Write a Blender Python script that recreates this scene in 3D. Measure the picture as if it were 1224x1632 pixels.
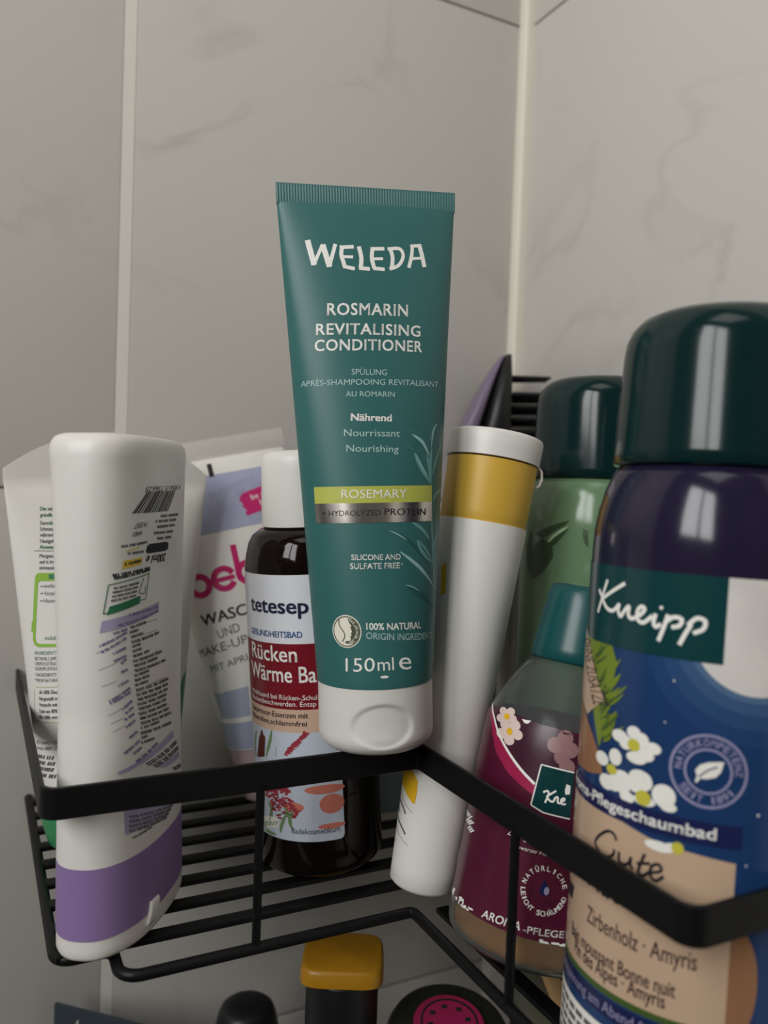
import bpy, bmesh, math, random
import numpy as np
from mathutils import Matrix, Vector

for o in list(bpy.data.objects): bpy.data.objects.remove(o)
scene = bpy.context.scene
COL = scene.collection
MM = 0.001
BASE = 1.25            # the tray floor hangs 1.25 m above the room floor
def W(p): return Vector((p[0] * MM, p[1] * MM, p[2] * MM + BASE))

# ---------------------------------------------------------------- camera
cam_data = bpy.data.cameras.new('camera'); cam = bpy.data.objects.new('camera', cam_data); COL.objects.link(cam)
R3 = ((0.89289451, 0.01775346, 0.44991577), (-0.44887062, -0.04350592, 0.89253706), (0.03541962, -0.99889541, -0.03087719))
cam.matrix_world = Matrix.Translation(W((-133.01, -231.92, 141.54))) @ Matrix(((R3[0][0], -R3[0][1], -R3[0][2]), (R3[1][0], -R3[1][1], -R3[1][2]), (R3[2][0], -R3[2][1], -R3[2][2]))).to_4x4()
cam_data.sensor_fit = 'VERTICAL'; cam_data.sensor_height = 36; cam_data.lens = 1292.46 / 1632 * 36
cam_data.clip_start = 0.01; cam_data.clip_end = 20
cam_data.dof.use_dof = True; cam_data.dof.focus_distance = 0.262; cam_data.dof.aperture_fstop = 9
scene.camera = cam

# ---------------------------------------------------------------- light and exposure
world = bpy.data.worlds.new('room_air'); scene.world = world; world.use_nodes = True
world.node_tree.nodes['Background'].inputs[0].default_value = (.9, .95, 1, 1)
world.node_tree.nodes['Background'].inputs[1].default_value = 0.01
def area(name, loc, target, sx, sy, power, color):
    L = bpy.data.lights.new(name, 'AREA'); L.shape = 'RECTANGLE'; L.size = sx; L.size_y = sy; L.energy = power; L.color = color
    o = bpy.data.objects.new(name, L); COL.objects.link(o); o.location = loc
    o.rotation_euler = (Vector(target) - Vector(loc)).to_track_quat('-Z', 'Y').to_euler()
    return o
for wy in (-0.72, -0.40):      # two sashes of the window high in the left-hand wall
    area('window_daylight', (-0.93, wy, 1.97), (0, wy, 1.97), .27, .78, 7.2, (1, 1, .99))
area('ceiling_light', (-0.50, -0.52, 2.72), (-0.50, -0.52, 0), .6, .6, 1.6, (1, .985, .955))
scene.view_settings.view_transform = 'Standard'; scene.view_settings.look = 'None'
scene.view_settings.gamma = 1; scene.view_settings.use_curve_mapping = False
scene.view_settings.exposure = -0.1

# ---------------------------------------------------------------- materials
MATS = {}
def lin(c):
    c = [x / 255 for x in c]
    return [x / 12.92 if x <= .04045 else ((x + .055) / 1.055) ** 2.4 for x in c] + [1]
def mat(name, rgb, rough=.4, metal=0., trans=0., ior=1.45, var=.04, scale=400., bump=0., coat=0., spec=.5, stretch=None, sss=0.):
    """a procedural principled material: base colour drifting a little with noise, optional fine relief"""
    if name in MATS: return MATS[name]
    m = bpy.data.materials.new(name); m.use_nodes = True; nt = m.node_tree; b = nt.nodes['Principled BSDF']
    c = lin(rgb)
    tc = nt.nodes.new('ShaderNodeTexCoord'); mp = nt.nodes.new('ShaderNodeMapping'); nz = nt.nodes.new('ShaderNodeTexNoise')
    nt.links.new(tc.outputs['Object'], mp.inputs[0]); nt.links.new(mp.outputs[0], nz.inputs['Vector'])
    if stretch: mp.inputs['Scale'].default_value = stretch
    nz.inputs['Scale'].default_value = scale; nz.inputs['Detail'].default_value = 4
    mx = nt.nodes.new('ShaderNodeMix'); mx.data_type = 'RGBA'
    nt.links.new(nz.outputs['Fac'], mx.inputs[0])
    mx.inputs[6].default_value = [x * (1 - var) for x in c[:3]] + [1]; mx.inputs[7].default_value = [min(1, x * (1 + var)) for x in c[:3]] + [1]
    nt.links.new(mx.outputs[2], b.inputs['Base Color'])
    b.inputs['Roughness'].default_value = rough; b.inputs['Metallic'].default_value = metal
    b.inputs['Transmission Weight'].default_value = trans; b.inputs['IOR'].default_value = ior
    b.inputs['Coat Weight'].default_value = coat; b.inputs['Coat Roughness'].default_value = .08
    b.inputs['Specular IOR Level'].default_value = spec
    if bump:
        bp = nt.nodes.new('ShaderNodeBump'); bp.inputs['Strength'].default_value = bump; bp.inputs['Distance'].default_value = .0004
        nt.links.new(nz.outputs['Fac'], bp.inputs['Height']); nt.links.new(bp.outputs[0], b.inputs['Normal'])
    MATS[name] = m
    return m
def marble():
    m = bpy.data.materials.new('marbled_tile'); m.use_nodes = True; nt = m.node_tree; b = nt.nodes['Principled BSDF']
    N, L = nt.nodes.new, nt.links.new
    geo = N('ShaderNodeNewGeometry'); mp = N('ShaderNodeMapping'); L(geo.outputs['Position'], mp.inputs[0])
    mp.inputs['Rotation'].default_value = (.5, .7, .2)
    big = N('ShaderNodeTexNoise'); big.inputs['Scale'].default_value = 7; big.inputs['Detail'].default_value = 5; big.inputs['Distortion'].default_value = 1.1
    L(mp.outputs[0], big.inputs['Vector'])
    vein = N('ShaderNodeMath'); vein.operation = 'SUBTRACT'; L(big.outputs['Fac'], vein.inputs[0]); vein.inputs[1].default_value = .5
    ab = N('ShaderNodeMath'); ab.operation = 'ABSOLUTE'; L(vein.outputs[0], ab.inputs[0])
    ramp = N('ShaderNodeValToRGB'); L(ab.outputs[0], ramp.inputs[0])
    ramp.color_ramp.elements[0].position = 0; ramp.color_ramp.elements[0].color = (1, 1, 1, 1)
    ramp.color_ramp.elements[1].position = .035; ramp.color_ramp.elements[1].color = (0, 0, 0, 1)
    patch = N('ShaderNodeTexNoise'); patch.inputs['Scale'].default_value = 11; patch.inputs['Detail'].default_value = 3; L(mp.outputs[0], patch.inputs['Vector'])
    r2 = N('ShaderNodeValToRGB'); L(patch.outputs['Fac'], r2.inputs[0]); r2.color_ramp.elements[0].position = .46; r2.color_ramp.elements[1].position = .72
    mul = N('ShaderNodeMath'); mul.operation = 'MULTIPLY'; L(ramp.outputs[0], mul.inputs[0]); L(r2.outputs[0], mul.inputs[1])
    m2 = N('ShaderNodeMath'); m2.operation = 'MULTIPLY'; L(mul.outputs[0], m2.inputs[0]); m2.inputs[1].default_value = .42
    mx = N('ShaderNodeMix'); mx.data_type = 'RGBA'; L(m2.outputs[0], mx.inputs[0])
    mx.inputs[6].default_value = lin((198, 194, 187)); mx.inputs[7].default_value = lin((157, 153, 148))
    L(mx.outputs[2], b.inputs['Base Color']); b.inputs['Roughness'].default_value = .38; b.inputs['Specular IOR Level'].default_value = .35
    MATS['tile'] = m
    return m
marble()
mat('grout', (222, 218, 208), .8, scale=900, bump=.4); mat('joint', (120, 115, 108), .9, scale=900)
mat('silicone', (222, 217, 202), .45, scale=60)
mat('plaster', (100, 98, 95), .8, scale=30); mat('floor_stone', (44, 42, 40), .6, scale=20, var=.1)
mat('black_metal', (12, 12, 13), .45, scale=1500, bump=.15, spec=.3)
mat('white_plastic', (226, 223, 217), .38, scale=50, var=.015)
mat('white_matte', (232, 229, 223), .5, scale=50, var=.015)
mat('teal', (50, 104, 102), .42, scale=60, var=.03)
mat('print_white', (240, 238, 232), .5); mat('print_pale', (178, 204, 200), .5); mat('print_black', (30, 28, 34), .5)
mat('print_grey', (88, 86, 88), .5); mat('lime', (186, 190, 84), .45); mat('foil', (226, 220, 212), .22, metal=1, scale=250, var=.06, stretch=(1, 1, .02))
mat('sprig_light', (104, 156, 153), .45); mat('sprig_pale', (150, 190, 188), .45); mat('sprig_dark', (38, 84, 84), .45)
mat('emblem_olive', (68, 78, 50), .5); mat('cream', (235, 230, 214), .5)
mat('lilac', (142, 116, 166), .42, scale=60, var=.02); mat('lilac_print', (164, 156, 190), .5); mat('lilac_band', (168, 160, 192), .5); mat('violet_text', (116, 106, 150), .5)
mat('leaf_green', (52, 140, 88), .45); mat('green_text', (66, 130, 100), .5); mat('box_green', (148, 190, 74), .5); mat('label_green', (40, 112, 74), .5)
mat('amber_mark', (222, 186, 64), .5)
mat('tube_lilac', (168, 171, 198), .42, scale=60); mat('pink', (196, 34, 108), .45); mat('pale_print', (170, 176, 198), .5)
mat('clear_crimp', (200, 196, 190), .4)
mat('brown_glass', (58, 42, 36), .06, trans=.85, ior=1.35, var=.02); mat('brown_bath', (34, 22, 18), .1, trans=.35, ior=1.33)
mat('label_white', (226, 228, 234), .3); mat('label_red', (122, 22, 36), .32); mat('label_tan', (206, 176, 152), .34); mat('label_sky', (196, 204, 216), .34)
mat('navy', (34, 38, 68), .4); mat('label_blue', (44, 90, 150), .4); mat('cattail', (92, 36, 36), .4); mat('reed_green', (112, 142, 92), .4); mat('reed_red', (160, 58, 68), .4)
mat('stone_red', (206, 122, 104), .4); mat('twig', (70, 52, 40), .4)
mat('yellow', (214, 172, 66), .42, scale=60, var=.02); mat('yellow_print', (232, 182, 30), .45)
mat('bottle_green', (12, 38, 38), .14, scale=40, var=.06, spec=.4); mat('bottle_green_matte', (22, 78, 80), .3, scale=40)
mat('mint', (104, 132, 100), .16, scale=25, var=.12); mat('leaf_dark', (58, 78, 54), .3); mat('leaf_pale', (170, 200, 160), .3)
mat('night_top', (34, 29, 52), .13, scale=30, var=.1, spec=.5); mat('night_blue', (31, 60, 104), .16, scale=18, var=.16, spec=.5); mat('kn_green', (19, 60, 63), .16, spec=.5)
mat('night_deep', (30, 36, 78), .2); mat('moon', (214, 210, 204), .25, scale=90, var=.16); mat('wood_print', (194, 166, 140), .22, scale=60, var=.08, stretch=(1, 1, .12)); mat('wood_dark', (150, 108, 78), .25, scale=70, var=.12, stretch=(1, 1, .12))
mat('night_glow_a', (37, 66, 110), .18, scale=18, var=.1); mat('night_glow_b', (46, 75, 117), .18, scale=18, var=.1); mat('night_glow_c', (60, 88, 127), .18, scale=18, var=.1); mat('night_glow_d', (82, 108, 140), .18, scale=18, var=.1); mat('far_blossom', (150, 112, 112), .35, scale=80, var=.1)
mat('needle', (118, 136, 44), .3); mat('needle_dark', (66, 90, 42), .3); mat('petal', (238, 236, 228), .3); mat('flower_eye', (198, 190, 70), .3)
mat('seal_lilac', (150, 146, 178), .35); mat('brown_ink', (58, 40, 44), .4)
mat('clear_plastic', (214, 220, 218), .12, trans=.95, ior=1.12, var=.01); mat('amber_oil', (170, 106, 28), .1, trans=.15, ior=1.3)
mat('plum', (82, 24, 47), .28); mat('plum_dark', (64, 26, 44), .3, scale=120, var=.14); mat('magenta', (160, 34, 78), .3); mat('blossom', (226, 204, 196), .35)
mat('brush_lilac', (128, 114, 138), .4, scale=50); mat('black_plastic', (26, 26, 28), .4)
mat('mustard', (176, 126, 26), .35, scale=60); mat('dark_body', (40, 44, 46), .3); mat('olive_black', (34, 36, 28), .3)
mat('pink_disc', (150, 28, 76), .45); mat('slate', (58, 66, 74), .5); mat('pale_wood', (206, 168, 120), .6, scale=120, var=.18, stretch=(1, .12, 1), bump=.2)
mat('pad_grey', (98, 98, 84), .8, scale=900, bump=.5); mat('pale_blue', (168, 182, 194), .25, trans=.3, ior=1.3); mat('skin_pink', (214, 182, 188), .4)

# ---------------------------------------------------------------- object helpers
def link(o, parent=None):
    COL.objects.link(o)
    if parent: o.parent = parent
    return o
def tag(o, label=None, cat=None, group=None, kind=None):
    if label: o['label'] = label
    if cat: o['category'] = cat
    if group: o['group'] = group
    if kind: o['kind'] = kind
    return o
def thing(name, label, cat, F=None, loc=None, group=None):
    o = bpy.data.objects.new(name, None); o.empty_display_size = .01; COL.objects.link(o)
    if F is not None:
        M = Matrix([list(map(float, r)) for r in F]); M.translation = W(F[:3, 3]); o.matrix_world = M
    elif loc is not None: o.location = W(loc)
    return tag(o, label, cat, group)
def mesh_obj(name, verts, faces, m, parent=None, smooth=40, unit=MM, world=False):
    me = bpy.data.meshes.new(name)
    V = [W(v) for v in verts] if world else [(float(v[0]) * unit, float(v[1]) * unit, float(v[2]) * unit) for v in verts]
    me.from_pydata(V, [], [tuple(int(i) for i in f) for f in faces]); me.update()
    if smooth:
        me.shade_smooth(); me.set_sharp_from_angle(angle=math.radians(smooth))
    if m: me.materials.append(MATS[m])
    return link(bpy.data.objects.new(name, me), parent)

class MB:
    """collects boxes, tubes and lofts into one mesh (millimetres)"""
    def __init__(s): s.v = []; s.f = []
    def add(s, V, F):
        n = len(s.v); s.v += [tuple(map(float, p)) for p in V]; s.f += [tuple(i + n for i in f) for f in F]; return s
    def box(s, x0, x1, y0, y1, z0, z1, bev=0.):
        bm = bmesh.new(); bmesh.ops.create_cube(bm, size=1)
        for v in bm.verts: v.co = ((x0 + x1) / 2 + v.co.x * (x1 - x0), (y0 + y1) / 2 + v.co.y * (y1 - y0), (z0 + z1) / 2 + v.co.z * (z1 - z0))
        if bev: bmesh.ops.bevel(bm, geom=bm.edges[:], offset=bev, segments=2, affect='EDGES', profile=.6)
        bm.verts.ensure_lookup_table()
        s.add([v.co[:] for v in bm.verts], [[v.index for v in f.verts] for f in bm.faces]); bm.free(); return s
    def loft(s, rings, close=True, cap0=True, cap1=True):
        n = len(rings[0]); V = [p for r in rings for p in r]; F = []
        for i in range(len(rings) - 1):
            for j in range(n if close else n - 1):
                k = (j + 1) % n
                F.append((i * n + j, i * n + k, (i + 1) * n + k, (i + 1) * n + j))
        if cap0: F.append(tuple(reversed(range(n))))
        if cap1: F.append(tuple((len(rings) - 1) * n + j for j in range(n)))
        return s.add(V, F)
    def tube(s, pts, r, seg=10, r1=None):
        P = [Vector(p) for p in pts]; rings = []; prev = None
        for i, p in enumerate(P):
            t = (P[min(i + 1, len(P) - 1)] - P[max(i - 1, 0)]).normalized()
            if prev is None: a = t.orthogonal().normalized()
            else: a = (prev - t * prev.dot(t)).normalized()
            prev = a; b = t.cross(a); rr = r if r1 is None else r + (r1 - r) * i / (len(P) - 1)
            rings.append([p + (a * math.cos(2 * math.pi * k / seg) + b * math.sin(2 * math.pi * k / seg)) * rr for k in range(seg)])
        return s.loft(rings)
    def body(s, B, seg=64, dz=4., cap0=True, cap1=True, inner=False, fn=None, z0=None, z1=None):
        zz = [z for z in B.z if (z0 is None or z > z0) and (z1 is None or z < z1)]
        if z0 is not None: zz = [z0] + zz
        if z1 is not None: zz = zz + [z1]
        zs = []
        for a, b in zip(zz[:-1], zz[1:]):
            k = max(1, int(math.ceil((b - a) / dz))); zs += [a + (b - a) * i / k for i in range(k)]
        zs.append(zz[-1]); ph = np.linspace(0, 2 * math.pi, seg, endpoint=False)
        rings = []
        for z in zs:
            P = B.at(ph, np.full(seg, float(z)))
            if fn: P = fn(P, ph, z)
            rings.append([tuple(p) for p in P])
        return s.loft(rings, True, cap0, cap1)
    def build(s, name, m, parent=None, smooth=40, world=False): return mesh_obj(name, s.v, s.f, m, parent, smooth, world=world)

def fillet(pts, r, seg=6):
    """round the inner corners of a 3-D polyline"""
    P = [Vector(p) for p in pts]; out = [P[0]]
    for i in range(1, len(P) - 1):
        a, b, c = P[i - 1], P[i], P[i + 1]; rr = r[i - 1] if isinstance(r, (list, tuple)) else r
        u, w = (a - b).normalized(), (c - b).normalized(); ang = u.angle(w); d = rr / math.tan(ang / 2)
        cen = b + (u + w).normalized() * (rr / math.sin(ang / 2)); s0, s1 = b + u * d - cen, b + w * d - cen
        for k in range(seg + 1):
            t = k / seg; a_ = s0.angle(s1); out.append(cen + (s0 * math.sin((1 - t) * a_) + s1 * math.sin(t * a_)) / math.sin(a_))
    return out + [P[-1]]
# ---------------------------------------------------------------- geometry of the round bodies (millimetres)
# origin: inner corner of the caddy rail in plan, z = 0 at the wire floor of the upper tray
def ell_depth(w, per):
    """half depth of an ellipse of half width w with the given perimeter"""
    lo, hi = 0.4, w
    for _ in range(40):
        m = (lo + hi) / 2
        h = ((w - m) / (w + m)) ** 2
        p = math.pi * (w + m) * (1 + 3 * h / (10 + math.sqrt(4 - 3 * h)))
        if p > per: hi = m
        else: lo = m
    return (lo + hi) / 2

class Body:
    """stations (z, half width, half depth, exponent); front is local -Y"""
    def __init__(s, st):
        a = np.array(st, float); s.z, s.w, s.d, s.n = a.T; s.sx = 0; s.sy = 0
    def sec(s, v):
        return np.interp(v, s.z, s.w), np.interp(v, s.z, s.d), np.interp(v, s.z, s.n)
    def at(s, phi, v):
        w, d, n = s.sec(v)
        c, q = np.cos(phi), np.sin(phi)
        x = w * np.sign(q) * np.abs(q) ** (2 / n); y = -d * np.sign(c) * np.abs(c) ** (2 / n)
        return np.stack([x, y, np.broadcast_to(v, x.shape)], -1)
    def uv(s, u, v, off=0.0):
        """point at arc length u from the front centre line, height v, lifted off along the normal"""
        u = np.atleast_1d(np.asarray(u, float)); v = np.atleast_1d(np.asarray(v, float))
        K = 73
        ph = np.linspace(0, math.pi, K)
        P = s.at(ph[None, :].repeat(len(u), 0), v[:, None].repeat(K, 1))
        L = np.concatenate([np.zeros((len(u), 1)), np.cumsum(np.linalg.norm(np.diff(P, axis=1), axis=2), 1)], 1)
        au = np.minimum(np.abs(u), L[:, -1] * .999)
        i = np.clip((L <= au[:, None]).sum(1) - 1, 0, K - 2); r = np.arange(len(u))
        t = (au - L[r, i]) / np.maximum(L[r, i + 1] - L[r, i], 1e-9)
        phi = (ph[i] + t * (ph[i + 1] - ph[i])) * np.sign(u)
        p = s.at(phi, v)
        if off:
            e = .01
            a = s.at(phi + e, v) - s.at(phi - e, v); b = s.at(phi, v + .3) - s.at(phi, v - .3)
            nn = np.cross(a, b); nn /= np.linalg.norm(nn, axis=1)[:, None] + 1e-12
            p = p + nn * off
        return p

def frame(loc, yaw, axis):
    """4x4 local to world (mm): turned by yaw degrees, then leaned so that local z follows axis"""
    a = np.array(axis, float); a /= np.linalg.norm(a)
    c, q = math.cos(math.radians(yaw)), math.sin(math.radians(yaw))
    Rz = np.array([[c, -q, 0], [q, c, 0], [0, 0, 1.]])
    k = np.cross([0, 0, 1.], a); K = np.array([[0, -k[2], k[1]], [k[2], 0, -k[0]], [-k[1], k[0], 0]])
    Rl = np.eye(3) + K + K @ K / (1 + a[2])
    M = np.eye(4); M[:3, :3] = Rl @ Rz; M[:3, 3] = loc
    return M

def rounded(z0, z1, r, bev0=1.0, bev1=1.0, n=2.0, d=None):
    """stations of an upright prism with rounded lower and upper rims"""
    st = []
    for k in range(7):
        t = math.pi / 2 * k / 6
        st.append((z0 + bev0 * (1 - math.cos(t)), r - bev0 * (1 - math.sin(t)), (d or r) - bev0 * (1 - math.sin(t)), n))
    for k in range(7):
        t = math.pi / 2 * k / 6
        st.append((z1 - bev1 * (1 - math.sin(t)), r - bev1 * (1 - math.cos(t)), (d or r) - bev1 * (1 - math.cos(t)), n))
    return st

# teal tube
PER = 2 * math.pi * 18.95
TT = [(21.6, 18.9, 18.9, 2)]
for k in range(25):
    z = 22 + (174 - 22) * k / 24
    w = 18.93 + (29.2 - 18.93) * k / 24
    TT.append((z, w, max(ell_depth(w, PER), .75), 2))
B_TEAL = Body(TT + [(180.4, 29.4, .75, 2)])
F_TEAL = frame((-14.0, 3.9, 57.8), -15, (-.042, .032, 1))

# white bottle with the purple band
B_WHITE = Body([(27, 30.2, 14.6, 2.3), (45, 29.7, 14.6, 2.3), (70, 28.4, 14.6, 2.3), (78, 28.7, 14.7, 2.3), (95, 29.3, 14.9, 2.3), (125, 29.9, 15.2, 2.4), (141, 30.1, 15.2, 2.6),
                (146.6, 30.0, 15.1, 2.9), (149.2, 29.4, 14.5, 3.0), (150.8, 28.3, 13.3, 3.1), (151.6, 26.6, 11.5, 3.1)])
B_WBAND = Body([(6.5, 30.5, 14.9, 2.3), (27.2, 30.3, 14.7, 2.3)])
B_WCAP = Body([(0, 28.6, 13.2, 2.3), (.6, 29.8, 14.4, 2.3), (1.6, 30.3, 14.8, 2.3), (7, 30.3, 14.8, 2.3)])
F_WHITE = frame((-88.0, 33.6, 2.5), 57, (-.024, 0.01, 1))

# white and green arched tube
PER2 = 2 * math.pi * 25.2
TC = []
for k in range(25):
    z = 10 + (136 - 10) * k / 24
    w = 24.0 + (39.6 - 24.0) * (k / 24)
    TC.append((z, w, max(ell_depth(w, PER2), .7), 2))
B_GREEN = Body([(0, 20.5, 20.5, 2), (1, 22, 22, 2), (6, 23.4, 23.4, 2)] + TC + [(156, 39.9, .7, 2)])
F_GREEN = frame((-84.2, 93.5, 3.0), 12, (-.010, .03, 1))

# white and lilac leaning tube by the wall
PER3 = 2 * math.pi * 21
TD = []
for k in range(25):
    z = 24 + (150 - 24) * k / 24
    w = 21 + (32.8 - 21) * k / 24
    TD.append((z, w, max(ell_depth(w, PER3), .7), 2))
B_PINK = Body(TD + [(159, 33, .7, 2)])
F_PINK = frame((-7, 106, 6.3), -5, (-.21, .15, 1))

# dark bath bottle
B_DARK = Body(rounded(0, 20, 23.1, 4, .01)[:-1] + [(110, 23.1, 23.1, 2), (114, 22.4, 22.4, 2), (118, 21.4, 21.4, 2), (121, 19.6, 19.6, 2), (123, 16.5, 16.5, 2), (124, 13, 13, 2)])
F_DARK = frame((-13.8, 46.9, 3.6), -24, (-.085, .0, 1))

# tapered white bottle with the yellow collar
B_STICK = Body([(0, 8.5, 8.5, 2), (.6, 10, 10, 2), (2, 11.5, 11.5, 2), (128, 15.8, 15.8, 2)])
B_COLLAR = Body([(127, 14.8, 14.8, 2), (128.3, 15.4, 15.4, 2), (150, 16.1, 16.1, 2)])
B_LID = Body([(150.6, 16.6, 16.6, 2), (158.6, 16.9, 16.9, 2), (159.6, 16.5, 16.5, 2), (160, 15.7, 15.7, 2)])
F_STICK = frame((7.8, 8.2, 3.4), -24, (.166, .02, 1))

# tall bath bottles
B_BATH = Body(rounded(0, 20, 30.6, 3, .01)[:-1] + [(124, 30.6, 30.6, 2), (129, 30.4, 30.4, 2), (134, 29.7, 29.7, 2), (139, 28.4, 28.4, 2), (143, 26.8, 26.8, 2), (146, 25, 25, 2)])
B_NIGHT = Body(rounded(-8, 12, 30.6, 3, .01)[:-1] + [(z, w, d, n) for z, w, d, n in zip(B_BATH.z, B_BATH.w, B_BATH.d, B_BATH.n) if z > 100])
B_BCAP = Body([(145.8, 26.4, 26.4, 2), (146.4, 26.9, 26.9, 2), (175, 25.8, 25.8, 2), (178, 25.4, 25.4, 2), (181, 24.2, 24.2, 2), (183.5, 22, 22, 2), (185, 19, 19, 2), (185.8, 14, 14, 2), (186.1, 7, 7, 2), (186.15, 1, 1, 2)])
F_NIGHT = frame((34.0, -83.6, 3.0), -52, (.037, .006, 1))
F_LEAF = frame((92.3, 22.8, 2.0), -36, (0, 0, 1))

# plum bath oil bottle
B_PLUM = Body(rounded(0, 12, 25.8, 4.5, .01)[:-1] + [(64, 25.3, 25.3, 2), (70, 24.6, 24.6, 2), (76, 22.4, 22.4, 2), (81, 19.6, 19.6, 2), (86, 16.4, 16.4, 2), (90, 13.5, 13.5, 2)])
B_PCAP = Body([(89.6, 14, 14, 2), (90.4, 14.6, 14.6, 2), (112, 12.2, 12.2, 2), (114, 11.2, 11.2, 2), (114.6, 9.5, 9.5, 2)])
F_PLUM = frame((26.2, -27.4, -1.9), -40, (.2, .035, 1))
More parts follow.
